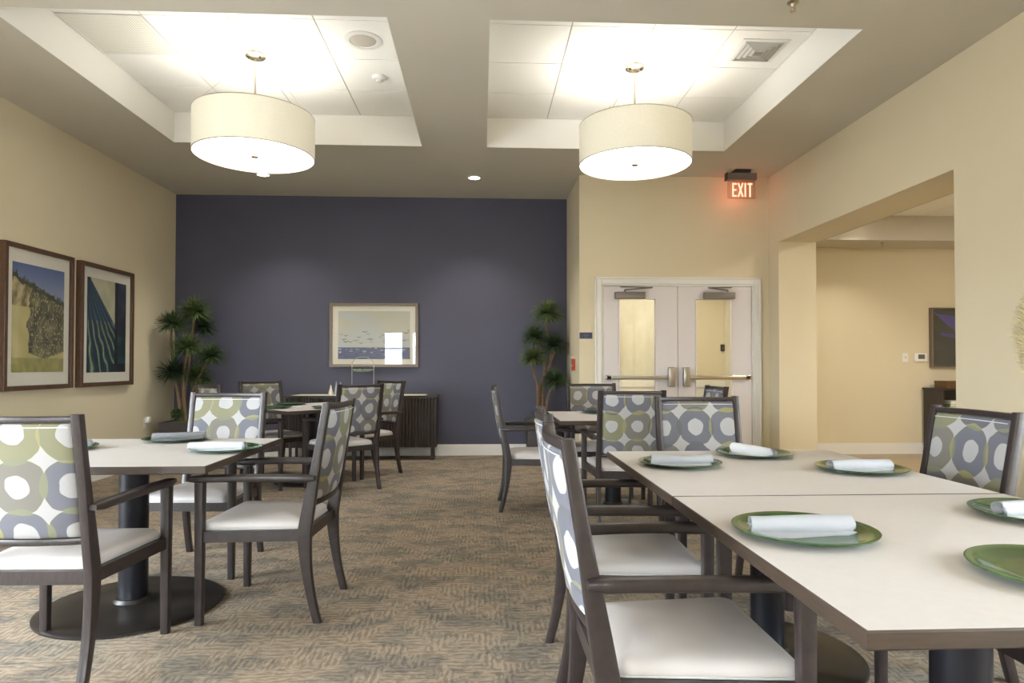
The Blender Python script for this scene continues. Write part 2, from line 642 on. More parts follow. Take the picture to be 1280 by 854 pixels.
# rear wall with its row of windows
bm = BM()
xs = [XL] + [v for w in WIN_X for v in w] + [XR]
for i in range(0, len(xs), 2):
    box(bm, xs[i], xs[i + 1], REAR - 0.12, REAR, 0, ZC + 0.05)
for x0, x1 in WIN_X:
    box(bm, x0, x1, REAR - 0.12, REAR, 0, WIN_Z[0])
    box(bm, x0, x1, REAR - 0.12, REAR, WIN_Z[1], ZC + 0.05)
structure('wall_rear', bm, M['wall'])
for i, (x0, x1) in enumerate(WIN_X):
    bm = BM()
    z0, z1 = WIN_Z
    yy0, yy1 = REAR - 0.09, REAR - 0.03
    zm = 1.64
    box(bm, x0, x0 + 0.03, yy0, yy1, z0, z1)
    box(bm, x1 - 0.03, x1, yy0, yy1, z0, z1)
    for za in (z0, zm, z1 - 0.03):
        box(bm, x0 + 0.03, x1 - 0.03, yy0, yy1, za, za + 0.03)
    w = structure('window_%d' % (i + 1), bm, M['trim'])
    bm = BM()
    box(bm, x0 + 0.03, x1 - 0.03, REAR - 0.064, REAR - 0.058, z0 + 0.03, zm)
    box(bm, x0 + 0.03, x1 - 0.03, REAR - 0.064, REAR - 0.058, zm + 0.03, z1 - 0.03)
    finish('window_pane', bm, M['glass'], w)

for i, (y0, y1) in enumerate(WIN_Y):
    bm = BM()
    z0, z1 = WIN_Z
    xx0, xx1 = XL - 0.09, XL - 0.03
    box(bm, xx0, xx1, y0, y0 + 0.03, z0, z1)
    box(bm, xx0, xx1, y1 - 0.03, y1, z0, z1)
    for za in (z0, 1.64, z1 - 0.03):
        box(bm, xx0, xx1, y0 + 0.03, y1 - 0.03, za, za + 0.03)
    w = structure('window_%d' % (len(WIN_X) + i + 1), bm, M['trim'])
    bm = BM()
    box(bm, XL - 0.064, XL - 0.058, y0 + 0.03, y1 - 0.03, z0 + 0.03, 1.64)
    box(bm, XL - 0.064, XL - 0.058, y0 + 0.03, y1 - 0.03, 1.67, z1 - 0.03)
    finish('window_pane', bm, M['glass'], w)

for i, (y0, y1) in enumerate(WIN_ADDED):  # frames and panes of the unseen windows added for light on the left
    bm = BM()
    z0, z1 = WIN_Z
    xx0, xx1 = XJ - 0.09, XJ - 0.03
    box(bm, xx0, xx1, y0, y0 + 0.03, z0, z1)
    box(bm, xx0, xx1, y1 - 0.03, y1, z0, z1)
    for za in (z0, 1.64, z1 - 0.03):
        box(bm, xx0, xx1, y0 + 0.03, y1 - 0.03, za, za + 0.03)
    w = structure('window_%d' % (len(WIN_X) + len(WIN_Y) + i + 1), bm, M['trim'])
    bm = BM()
    box(bm, XJ - 0.064, XJ - 0.058, y0 + 0.03, y1 - 0.03, z0 + 0.03, 1.64)
    box(bm, XJ - 0.064, XJ - 0.058, y0 + 0.03, y1 - 0.03, 1.67, z1 - 0.03)
    finish('window_pane', bm, M['glass'], w)

# coffered ceiling: two square recesses in a painted ceiling
T = 0.6096
CY0 = 4.122
CY1 = CY0 + 4 * T
COFFERS = [(-3.045, -3.045 + 4 * T), (0.052, 0.052 + 4 * T)]
bm = BM()
LIN = 0.004
box(bm, XL, XR, REAR, CY0 - LIN, ZC, ZC + 0.05)
box(bm, XL, XR, CY1 + LIN, YB, ZC, ZC + 0.05)
box(bm, XL, COFFERS[0][0] - LIN, CY0 - LIN, CY1 + LIN, ZC, ZC + 0.05)
box(bm, COFFERS[0][1] + LIN, COFFERS[1][0] - LIN, CY0 - LIN, CY1 + LIN, ZC, ZC + 0.05)
box(bm, COFFERS[1][1] + LIN, XR, CY0 - LIN, CY1 + LIN, ZC, ZC + 0.05)
structure('ceiling', bm, M['ceiling'])
for ci, (cx0, cx1) in enumerate(COFFERS):
    bm = BM()
    th = LIN - 0.0005
    zb = ZC
    box(bm, cx0 - th, cx0, CY0 - th, CY1 + th, zb, ZT + 0.03)
    box(bm, cx1, cx1 + th, CY0 - th, CY1 + th, zb, ZT + 0.03)
    box(bm, cx0, cx1, CY0 - th, CY0, zb, ZT + 0.03)
    box(bm, cx0, cx1, CY1, CY1 + th, zb, ZT + 0.03)
    structure('trim_%d' % (ci + 1), bm, M['coffer'])
    bm = BM()
    box(bm, cx0, cx1, CY0, CY1, ZT + 0.006, ZT + 0.03, mat=1)
    for i in range(4):
        for j in range(4):
            if ci == 0 and i == 0 and j == 1:
                continue
            x0, y0 = cx0 + i * T, CY0 + j * T
            g = 0.005
            box(bm, x0 + g, x0 + T - g, y0 + g, y0 + T - g, ZT, ZT + 0.008)
    o = finish('ceiling.%03d' % (ci + 1), bm, [M['tile'], M['grid']], smooth=False)
    o['kind'] = 'structure'

# baseboards
def baseboard(name, x0, x1, y0, y1):
    bm = BM()
    box(bm, x0, x1, y0, y1, 0, 0.115)
    if abs(x1 - x0) > abs(y1 - y0):
        t = (y1 - y0) * 0.55
        ya, yb_ = (y1 - t, y1) if y0 < 8 and y1 > y0 else (y0, y1)
        box(bm, x0, x1, y0 + (y1 - y0) * 0.4, y1, 0.115, 0.145)
    else:
        box(bm, x0 + (x1 - x0) * 0.15, x1 - (x1 - x0) * 0.15, y0, y1, 0.115, 0.145)
    return structure(name, bm, M['trim'])


baseboard('baseboard_left', XL, XL + 0.015, REAR, YB)
baseboard('baseboard_back', XL + 0.015, XN, YB - 0.016, YB)
baseboard('baseboard_far', XN, DX0 - 0.085, YD - 0.016, YD)
baseboard('baseboard_nook', XN - 0.015, XN, YD, YB - 0.016)
baseboard('baseboard_right', XR - 0.015, XR, REAR, OY0)

# ---- the room beyond the opening
bm = BM()
box(bm, XJ, RX1, 8.5, 8.62, 0, ZT)
structure('wall_far.001', bm, M['wall'])
bm = BM()
box(bm, RX1, RX1 + 0.12, RY0, 8.62, 0, ZT)
box(bm, XJ, RX1, RY0 - 0.12, RY0, 0, ZT)
structure('wall_side', bm, M['wall'])
sbox('wall_side.001', M['wall'], XJ - 0.12, XJ, YD + 0.12, 8.5, 0, ZT)
baseboard('baseboard_far.001', XJ, RX1, 8.484, 8.5)
SY = 7.93
bm = BM()
box(bm, XJ, RX1, SY, 8.5, 2.76, 3.09)
box(bm, XJ, XJ + 0.5, RY0, SY, 2.76, 3.09)
box(bm, RX1 - 0.6, RX1, RY0, SY, 2.76, 3.09)
box(bm, XJ + 0.5, RX1 - 0.6, RY0, RY0 + 0.5, 2.76, 3.09)
structure('ceiling.003', bm, M['ceiling'])
bm = BM()
box(bm, XJ + 0.5, RX1 - 0.6, RY0 + 0.5, SY, 3.076, 3.10, mat=1)
nx = 5
for i in range(nx + 1):
    for j in range(10):
        x0 = XJ + 0.5 + i * T
        y1 = SY - j * T
        if x0 + T > RX1 - 0.6:
            continue
        y0 = y1 - T
        if y0 < RY0 + 0.5:
            continue
        box(bm, x0 + 0.005, x0 + T - 0.005, y0 + 0.005, y1 - 0.005, 3.07, 3.078)
o = finish('ceiling.004', bm, [M['tile'], M['grid']], smooth=False)
o['kind'] = 'structure'

# ---- the corridor behind the doors
sbox('floor.002', M['floor_wood'], XN + 0.05, XJ - 0.12, YD + 0.12, 9.7, -0.06, 0)
sbox('floor.003', M['carpet'], XN, XJ, YD, YD + 0.12, -0.05, 0)
bm = BM()
box(bm, XN, 2.75, 9.6, 9.72, 0, 2.8)
structure('wall_corridor', bm, M['corridor_reflection'])
sbox('wall_corridor.001', M['wall'], 2.75, XJ - 0.12, 9.6, 9.72, 0, 2.8)
sbox('wall_corridor.002', M['wall'], XN, XN + 0.1, YB + 0.12, 9.6, 0, 2.8)
sbox('wall_corridor.003', M['wall'], XN + 0.05, XN + 0.12, YB, YB + 0.12, 0, 2.8)
sbox('wall_corridor.004', M['corridor_reflection'], 3.63, XJ - 0.12, YD + 0.12, 9.6, 0, 2.8)
sbox('ceiling.005', M['ceiling'], XN + 0.06, XJ - 0.12, YD + 0.12, 9.6, 2.6, 2.7)
bm = BM()
box(bm, XN + 0.1, 3.63, 9.57, 9.6, 0.86, 0.95)
box(bm, XN + 0.1, 3.63, 9.585, 9.6, 0, 0.86)
structure('trim_3', bm, M['trim'])


def fill_lamp(loc, w, power, label):  # lamp out of view, added to brighten an adjoining room
    t = thing('fill_lamp', loc, 0, label, 'ceiling lamp')
    bm = BM()
    box(bm, -w / 2 - 0.03, w / 2 + 0.03, -w / 2 - 0.03, w / 2 + 0.03, -0.02, 0.0)
    finish('lamp_frame', bm, M['white_plastic'], t, smooth=False)
    bm = BM()
    box(bm, -w / 2, w / 2, -w / 2, w / 2, -0.03, -0.02)
    finish('diffuser', bm, M['fill_lamp_glow'], t, smooth=False)
    l = area_light('fill_lamp_light', (0, 0, -0.035), (0, 0, 0), w, w, power, LAMP_TINT)
    l.parent = t
    return t


fill_lamp((2.45, 8.55, 2.6), 0.5, 20, 'added unseen fill lamp that lights the corridor behind the double doors')
fill_lamp((5.5, 4.6, 3.07), 0.5, 85, 'added unseen fill lamp that brightens the side room, out past the opening')

# ------------------------------------------------------------------ double doors
# frame casing
bm = BM()
yf = YD
cas = 0.078
for x0, x1, z0, z1 in ((DX0 - cas, DX0, 0, DTOP + cas), (DX1, DX1 + cas, 0, DTOP + cas), (DX0, DX1, DTOP, DTOP + cas)):
    box(bm, x0, x1, yf - 0.018, yf, z0, z1, 0.003, 1)
for x0, x1, z0, z1 in ((DX0 - cas, DX0 - cas + 0.02, 0, DTOP + cas), (DX1 + cas - 0.02, DX1 + cas, 0, DTOP + cas), (DX0 - cas, DX1 + cas, DTOP + cas - 0.02, DTOP + cas)):
    box(bm, x0, x1, yf - 0.03, yf - 0.018, z0, z1, 0.003, 1)
# jamb liners
box(bm, DX0, DX0 + 0.02, yf, yf + 0.12, 0, DTOP)
box(bm, DX1 - 0.02, DX1, yf, yf + 0.12, 0, DTOP)
box(bm, DX0 + 0.02, DX1 - 0.02, yf, yf + 0.12, DTOP - 0.02, DTOP)
structure('trim_4', bm, M['trim'])
XM = (DX0 + DX1) / 2


def door_leaf(idx, x0, x1, gx0, gx1, hinge_left):
    z0, z1 = 0.008, DTOP - 0.023
    gz0, gz1 = 0.72, 1.955
    y0, y1 = YD + 0.012, YD + 0.056
    bm = BM()
    box(bm, x0, gx0, y0, y1, z0, z1)
    box(bm, gx1, x1, y0, y1, z0, z1)
    box(bm, gx0, gx1, y0, y1, z0, gz0)
    box(bm, gx0, gx1, y0, y1, gz1, z1)
    d = finish('door_%d' % idx, bm, M['door'], smooth=False)
    d['kind'] = 'structure'
    bm = BM()
    b_ = 0.014
    for a in ((gx0 - b_, gx0, gz0 - b_, gz1 + b_), (gx1, gx1 + b_, gz0 - b_, gz1 + b_), (gx0, gx1, gz0 - b_, gz0), (gx0, gx1, gz1, gz1 + b_)):
        box(bm, a[0], a[1], y0 - 0.008, y0, a[2], a[3], 0.002, 1)
    finish('glazing_bead', bm, M['door'], d, smooth=False)
    bm = BM()
    box(bm, gx0, gx1, y0 + 0.018, y0 + 0.024, gz0, gz1)
    finish('glass_pane', bm, M['glass'], d, smooth=False)
    # closer: body on the leaf, arm up to the frame head
    cxs = (1.541, 1.894) if idx == 1 else (2.586, 2.952)
    bm = BM()
    box(bm, cxs[0], cxs[1], y0 - 0.055, y0, 1.958, 2.035, 0.006, 2)
    cl = finish('door_closer', bm, M['grey_metal'], d)
    bm = BM()
    cx = (cxs[0] + cxs[1]) / 2 + (0.10 if idx == 2 else -0.06)
    tube(bm, [(cx, y0 - 0.03, 2.03), (cx, y0 - 0.03, 2.062)], 0.012, 8)
    ex = cx - 0.26 if idx == 2 else cx + 0.30
    tube(bm, [(cx, y0 - 0.03, 2.06), (ex, y0 - 0.12, 2.078)], 0.009, 6)
    tube(bm, [(ex, y0 - 0.12, 2.078), (cx - (0.05 if idx == 1 else -0.05), y0 - 0.02, 2.095)], 0.007, 6)
    finish('closer_arm', bm, M['grey_metal'], cl)
    # panic bar
    bx0, bx1 = (x0 + 0.03, x1 - 0.05) if idx == 1 else (x0 + 0.05, x1 - 0.03)
    bm = BM()
    box(bm, bx0, bx1, y0 - 0.05, y0 - 0.012, 1.02, 1.066, 0.008, 2)
    box(bm, bx0, bx0 + 0.06, y0 - 0.05, y0, 1.016, 1.07, 0.006, 2)
    box(bm, bx1 - 0.06, bx1, y0 - 0.05, y0, 1.016, 1.07, 0.006, 2)
    pb = finish('panic_bar', bm, M['steel'] if idx == 1 else M['nickel'], d)
    bm = BM()
    mx = bx1 - 0.035 if idx == 1 else bx0 + 0.035
    box(bm, mx - 0.038, mx + 0.038, y0 - 0.075, y0 - 0.012, 0.935, 1.165, 0.012, 3)
    s = finish('latch_case', bm, M['steel'], pb)
    return d


door_leaf(1, DX0 + 0.023, XM - 0.003, 1.60, 2.02, True)
door_leaf(2, XM + 0.003, DX1 - 0.023, 2.505, 2.925, False)

# ------------------------------------------------------------------ dining armchair


def post_y(z):
    """depth of the rear post's centre line at height z (front of the chair is +y)"""
    if z >= 0.42:
        return -0.208 - 0.100 * (z - 0.42) / 0.59
    t = z / 0.42
    return -0.208 - 0.062 * (1 - t) ** 2.0


TOPZ = 1.012


def build_armchair(label):
    t = thing('dining_armchair', (0, 0, 0), 0, label, 'chair', 'dining armchairs')
    W = M['wood']
    for s in (-1, 1):
        # rear leg sweeps up into the back post
        bm = BM()
        rings = []
        for k in range(26):
            z = TOPZ * k / 25
            d = 0.036 + 0.026 * math.exp(-((z - 0.42) / 0.2) ** 2)
            if z > 0.42:
                d = 0.036 + 0.026 * math.exp(-((z - 0.42) / 0.26) ** 2)
            rings.append([(s * 0.225 + x, post_y(z) + y, z) for x, y in rrect(0.034, d, 0.006)])
        loft(bm, rings)
        finish('leg', bm, W, t)
        # front leg up to the armrest
        bm = BM()
        rings = []
        for k in range(8):
            z = 0.652 * k / 7
            w = 0.034 + 0.008 * k / 7
            rings.append([(s * 0.262 + x, 0.262 + y, z) for x, y in rrect(w, w, 0.006)])
        loft(bm, rings)
        finish('leg', bm, W, t)
        # armrest
        bm = BM()
        rings = []
        for k in range(15):
            u = k / 14
            y = -0.262 + u * (0.318 + 0.262)
            xc = s * (0.255 + 0.010 * math.sin(u * PI) + 0.010 * u)
            zc = 0.668 + 0.006 * math.sin(u * PI) - 0.004 * u
            e = min(1.0, (1 - u) * 14 / 1.2 + 0.62, u * 14 / 1.2 + 0.62)
            rings.append([(xc + a * e, y, zc + b_ * e) for a, b_ in rrect(0.046, 0.033, 0.010, 3)])
        loft(bm, rings)
        finish('armrest', bm, W, t)
    # seat frame
    bm = BM()
    for s in (-1, 1):
        a = Vector((s * 0.222, -0.19))
        c = Vector((s * 0.258, 0.245))
        h = 0.012
        rings = [[(p.x - h, p.y, 0.375), (p.x + h, p.y, 0.375), (p.x + h, p.y, 0.425), (p.x - h, p.y, 0.425)] for p in (a, c)]
        loft(bm, rings)
    box(bm, -0.245, 0.245, 0.245, 0.272, 0.375, 0.425)
    box(bm, -0.212, 0.212, -0.222, -0.196, 0.375, 0.425)
    box(bm, -0.215, 0.215, -0.196, 0.245, 0.40, 0.422)
    finish('seat_frame', bm, W, t, smooth=False)
    # cushion
    out = []
    corners = [(-0.200, -0.192), (0.200, -0.192), (0.238, 0.272), (-0.238, 0.272)]
    n = 10
    cr = 0.035
    for i in range(4):
        p0, p1, p2 = Vector(corners[i - 1]), Vector(corners[i]), Vector(corners[(i + 1) % 4])
        a = p1 + (p0 - p1).normalized() * cr
        c = p1 + (p2 - p1).normalized() * cr
        for k in range(n):
            u = k / (n - 1)
            out.append((1 - u) ** 2 * a + 2 * u * (1 - u) * p1 + u * u * c)
    cen = Vector((0, 0.04))
    prof = [(0.97, 0.4215), (0.995, 0.427), (1.0, 0.437), (0.992, 0.449), (0.965, 0.459), (0.90, 0.467), (0.75, 0.475), (0.5, 0.481), (0.25, 0.4835), (0.02, 0.484)]
    bm = BM()
    loft(bm, [[((cen + (p - cen) * sc).x, (cen + (p - cen) * sc).y, z) for p in out] for sc, z in prof])
    st = finish('seat', bm, M['vinyl'], t, angle=80)
    bm = BM()
    ring = [((cen + (p - cen) * 1.004).x, (cen + (p - cen) * 1.004).y, 0.4265) for p in out]
    m_ = len(ring)
    rr = []
    for i in range(m_ + 1):
        p = Vector(ring[i % m_])
        d = (p - Vector((cen.x, cen.y, p.z))).normalized()
        rr.append([p + d * 0.0035 * math.cos(a) + Vector((0, 0, 1)) * 0.0035 * math.sin(a) for a in [2 * PI * q / 6 for q in range(6)]])
    loft(bm, rr, False, False)
    finish('piping', bm, M['piping'], st)
    # upholstered back
    bow = 0.024

    def back_section(z, half, th, cols=14):
        f, r_ = [], []
        for k in range(cols + 1):
            u = -1 + 2 * k / cols
            x = u * half
            y = post_y(z) - bow * (1 - u * u)
            tt = th / 2 * (1 - 0.45 * abs(u) ** 10)
            f.append((x, y + tt, z))
            r_.append((x, y - tt, z))
        return f + r_[::-1]
    bm = BM()
    zs = [(0.556, 0.016), (0.562, 0.028), (0.575, 0.036), (0.65, 0.042), (0.75, 0.044), (0.85, 0.043), (0.93, 0.040), (0.962, 0.034), (0.974, 0.027), (0.980, 0.016)]
    loft(bm, [back_section(z, 0.2065, th) for z, th in zs])
    bk = finish('backrest', bm, M['fabric'], t, angle=70)
    bm = BM()
    for sg in (1, -1):
        pts = []
        for k in range(15):
            u = -0.97 + 1.94 * k / 14
            pts.append((u * 0.2065, post_y(0.966) - bow * (1 - u * u) + sg * 0.018, 0.966))
        tube(bm, pts, 0.0022, 5)
    finish('piping', bm, M['piping'], bk)
    for z0, z1, d in ((0.982, 1.006, 0.03), (0.528, 0.554, 0.026)):
        bm = BM()
        rings = []
        for k in range(15):
            u = -1 + 2 * k / 14
            zc = (z0 + z1) / 2
            rings.append([(u * 0.209, post_y(zc) - bow * (1 - u * u) + a, zc + b_) for a, b_ in rrect(d, z1 - z0, 0.005)])
        loft(bm, rings)
        finish('back_rail', bm, W, t)
    return t


def ang(fx, fy):
    """rotation that turns local +y onto (fx, fy)"""
    return math.atan2(-fx, fy)


# (rear feet mid point x, y), facing vector, label
CHAIRS = [
    (0.245, 1.80, (1, 0.0), 'armchair nearest the camera, at the near left of the right-hand table, pale seat in front'),
    (0.285, 2.585, (1, -0.03), 'armchair behind the nearest one, left side of the right-hand table, far half'),
    (1.232, 3.65, (0.0, -1), 'armchair pushed in at the far end of the right-hand table, back facing the room'),
    (1.062, 4.59, (0.02, 1), 'armchair in front of the double doors seen from behind, grey ring fabric'),
    (1.065, 6.27, (0, -1), 'armchair at the far side of the small table before the left door leaf'),
    (1.965, 5.47, (-1, 0), 'armchair seen edge-on below the right door leaf, right of the far table'),
    (0.155, 5.505, (1, 0.0), 'armchair in side view by the blue wall plant, left of the far right table'),
    (1.995, 2.60, (-1, 0.0), 'armchair with yellow-green ring fabric at the right edge of the photo'),
    (2.02, 1.72, (-1, 0.0), 'armchair mostly out of frame under the near right corner of the right-hand table'),
    (-1.672, 2.452, (0.02, 1), 'armchair at far left of the photo seen from behind, large ring fabric back'),
    (-0.742, 3.294, (-1, 0.06), 'armchair in side view at the right end of the left table, beside the open carpet'),
    (-1.6285, 4.25, (-0.04, -1), 'armchair behind the left table facing the camera, two rolled napkins before it'),
    (-1.144, 6.16, (-0.66, 0.75), 'armchair at the near right corner of the far left table, seen from behind'),
    (-1.045, 7.391, (-0.707, -0.707), 'armchair at the far right corner of the far left table, in front of the sideboard'),
    (-2.41, 7.28, (0.707, -0.707), 'armchair at the far left corner of the far left table, yellow-green back towards the room'),
    (-2.455, 6.065, (0.707, 0.707), 'armchair behind the left table near the corner plant, only its top showing'),
]
first_chair = None
for cx, cy, f, lab in CHAIRS:
    if first_chair is None:
        first_chair = build_armchair(lab)
        c = first_chair
    else:
        c = copy_tree(first_chair)
    c.location = (cx - 0.27 * 0 + f[0] * 0.27 / math.hypot(*f), cy + f[1] * 0.27 / math.hypot(*f), 0)
    c.rotation_euler = (0, 0, ang(*f))
    relabel(c, lab)

# ------------------------------------------------------------------ tables
TZ = 0.765


def build_table(cx, cy, sx, sy, rot, label, disk=0.42, cut=0.0):
    t = thing('dining_table', (cx, cy, 0), rot, label, 'table', 'pedestal dining tables')
    hx, hy = sx / 2, sy / 2
    bm = BM()
    box(bm, -hx + 0.004, hx - 0.004, -hy + 0.004, hy - 0.004, TZ - 0.004, TZ)
    finish('tabletop', bm, M['laminate'], t, smooth=False)
    bm = BM()
    # chamfered solid edge below and around the laminate
    prof = [(-0.0038, TZ - 0.0041), (-0.0038, TZ - 0.0006), (-0.002, TZ - 0.0008), (0.0, TZ - 0.004), (0.0, TZ - 0.030), (-0.004, TZ - 0.034)]
    rings = [[(-hx - d, -hy - d, z), (hx + d, -hy - d, z), (hx + d, hy + d, z), (-hx - d, hy + d, z)] for d, z in prof]
    loft(bm, rings)
    finish('table_edge', bm, M['edge'], t, smooth=False)
    bm = BM()
    lathe(bm, [(0.066, 0.02), (0.066, TZ - 0.06)], 32, cap0=True, cap1=True)
    finish('pedestal', bm, M['pedestal'], t)
    bm = BM()
    for a in (0, PI / 2):
        c_, s_ = math.cos(a + PI / 4), math.sin(a + PI / 4)
        L = 0.34
        pts = [(L, 0.022), (-L, 0.022), (-L, -0.022), (L, -0.022)]
        rings = [[(x * c_ - y * s_, x * s_ + y * c_, z) for x, y in pts] for z in (TZ - 0.06, TZ - 0.0345)]
        loft(bm, rings)
    finish('mounting_bracket', bm, M['pedestal'], t, smooth=False)
    bm = BM()
    lathe(bm, [(disk - 0.012, 0.0), (disk, 0.004), (disk, 0.012), (disk - 0.01, 0.018), (disk * 0.6, 0.024), (0.1, 0.030), (0.086, 0.034), (0.078, 0.05), (0.064, 0.052)], 64, cap0=True, cap1=True)
    finish('base', bm, M['base'], t)
    return t


TX, TYs = 1.112, 1.072
build_table(1.175, 1.022 + 0.535, 1.114, 1.066, 0, 'near half of the right-hand table, cream top, closest to the camera', 0.37)
build_table(1.175, 2.094 + 0.550, 1.114, 1.094, 0, 'far half of the right-hand table, cream top joined behind the nearer one', 0.37)
build_table(-1.715, 3.315, 1.118, 1.045, 0, 'cream-topped pedestal table at the left with a large round dark base', 0.41)
build_table(-1.752, 6.73, 1.035, 1.035, PI / 4, 'far left table turned cornerwise in front of the sideboard', 0.34)
build_table(1.10, 5.42, 1.01, 1.0, 0, 'small cream-topped table in front of the double doors, mostly hidden by chairs', 0.30)

# ------------------------------------------------------------------ charger plates and napkins


def build_plate(label):
    bm = BM()
    R = 0.172
    prof_b = [(0.002, 0.001), (0.10, 0.0), (0.112, 0.0015), (0.150, 0.010), (R, 0.0155)]
    prof_t = [(R + 0.001, 0.0185), (R - 0.004, 0.0195), (0.150, 0.0145), (0.115, 0.0060), (0.10, 0.0045), (0.002, 0.0045)]
    lathe(bm, prof_b + prof_t, 64, cap0=True, cap1=True)
    o = finish('charger_plate', bm, M['plate'], angle=50)
    return tag(o, label, 'plate', 'green glass charger plates')


def build_napkin(label, seed=1, L=0.26, R=0.026):
    """a rolled cloth lying along x, its loose edge tucked below"""
    rnd = random.Random(seed)
    bm = BM()
    n = 66
    turns = 2.6
    rings = []
    segs = 26
    for i in range(segs + 1):
        u = -1 + 2 * i / segs
        x = u * L / 2
        sec = []
        for k in range(n):
            v = k / (n - 1)
            a = v * turns * 2 * PI
            r = 0.006 + (R - 0.006) * v
            w = 1 + 0.05 * noise.noise(Vector((x * 18, a * 0.8, seed * 3.1)))
            rr = r * w * (1 + 0.05 * math.sin(u * 3 + seed))
            yy = rr * math.cos(a) * 1.12
            zz = rr * math.sin(a) * 0.92
            sec.append((x + 0.006 * (v - 0.5) * math.sin(seed * 2 + v * 9) * (abs(u) ** 3) * 3, yy, zz + R * 0.93))
        # a flap of the loose end lies flat on the plate towards -y
        ly, lz = sec[-1][1], sec[-1][2]
        fl = 0.02 + 0.022 * max(0, 1 - abs(u + 0.4) * 1.1)
        for q in range(1, 6):
            s = q / 5
            sec.append((x, ly * (1 - s) + (-R * 0.6 - fl) * s if False else ly + (-R * 0.75 - fl - ly) * s,
                        lz * (1 - s) ** 2 + 0.0035 * (1 - (1 - s) ** 2)))
        rings.append(sec)
    # sheet with thickness
    th = 0.0016
    R_ = [[bm.verts.new(p) for p in r] for r in rings]
    for a, b_ in zip(R_[:-1], R_[1:]):
        for i in range(len(a) - 1):
            bm.faces.new((a[i], a[i + 1], b_[i + 1], b_[i]))
    bmesh.ops.solidify(bm, geom=list(bm.faces), thickness=th)
    zmin = min(v.co.z for v in bm.verts)
    for v in bm.verts:
        v.co.z -= zmin
    o = finish('rolled_napkin', bm, M['napkin'], angle=60, recalc=False)
    return tag(o, label, 'napkin', 'rolled white napkins')


PLATES = [
    # x, y, napkin (dx, dy, angle, seed) or None, plate label, napkin label
    (0.812, 1.615, (-0.005, 0.0, 0.0, 1), 'green charger plate largest in view, near left of the right-hand table', 'rolled white napkin largest in view, on the nearest whole green plate'),
    (1.53, 2.565, (-0.01, -0.01, 0.12, 2), 'green charger plate on the right side of the far half of the right-hand table', 'rolled napkin tilted slightly up to the right, before the yellow-green chair'),
    (1.28, 3.015, (0.0, 0.0, -1.25, 3), 'green charger plate at the far end of the right-hand table', 'rolled napkin pointing towards the camera at the far end of the right table'),
    (0.845, 2.745, (0.0, -0.02, 0.0, 4), 'green charger plate at the far left corner of the right-hand table', 'rolled napkin lying crosswise at the far left corner of the right-hand table'),
    (1.572, 1.765, (0.0, 0.0, 0.05, 5), 'green charger plate cut off by the right edge, behind the nearer cut one', 'rolled napkin cut off by the right edge of the photo'),
    (1.180, 1.265, (0.045, 0.0, 1.45, 6), 'green charger plate closest to the camera at the lower right edge', 'rolled napkin standing end-on on the lower right plate'),
    (-1.705, 3.735, (0.02, -0.01, 0.42, 7), 'green charger plate at the far side of the left table', 'rolled napkin slanting up to the right on the far side of the left table'),
    (-1.262, 3.30, (-0.03, -0.03, 0.02, 8), 'green charger plate overhanging the right edge of the left table', 'rolled napkin lying level on the plate at the right edge of the left table'),
    (-2.115, 3.37, (0.02, 0.0, 0.25, 9), 'green charger plate half hidden behind the leftmost chair', 'rolled napkin peeking out behind the leftmost chair'),
    (-2.02, 6.44, None, 'dark green plate at the near left side of the far left table', None),
    (-2.02, 7.00, None, 'dark green plate at the far left side of the far left table', None),
    (-1.48, 6.44, None, 'dark green plate at the near right side of the far left table', None),
    (-1.48, 7.00, None, 'dark green plate at the far right side of the far left table', None),
    (1.05, 5.72, (-0.01, 0, 0.3, 10), 'green plate on the small table before the left door leaf', 'rolled napkin on the small table before the left door leaf'),
]
plate0 = None
NAPS = {}
for px, py, nk, plab, nlab in PLATES:
    if plate0 is None:
        plate0 = build_plate(plab)
        p = plate0
    else:
        p = plate0.copy()
        COL.objects.link(p)
        relabel(p, plab)
    p.location = (px, py, TZ + 0.0003)
    if nk:
        dx, dy, a, sd = nk
        if sd <= 4:
            nb = build_napkin(nlab, (0, 1, 2, 14, 4)[sd])
            NAPS[sd] = nb
        else:
            nb = NAPS[1 + sd % 4].copy()
            COL.objects.link(nb)
            relabel(nb, nlab)
        nb.location = (px + dx, py + dy, TZ + 0.0052)
        nb.rotation_euler = (0, 0, a)
        if px < 0:
            nb.location.z = TZ + 0.0052

# ------------------------------------------------------------------ drum pendants


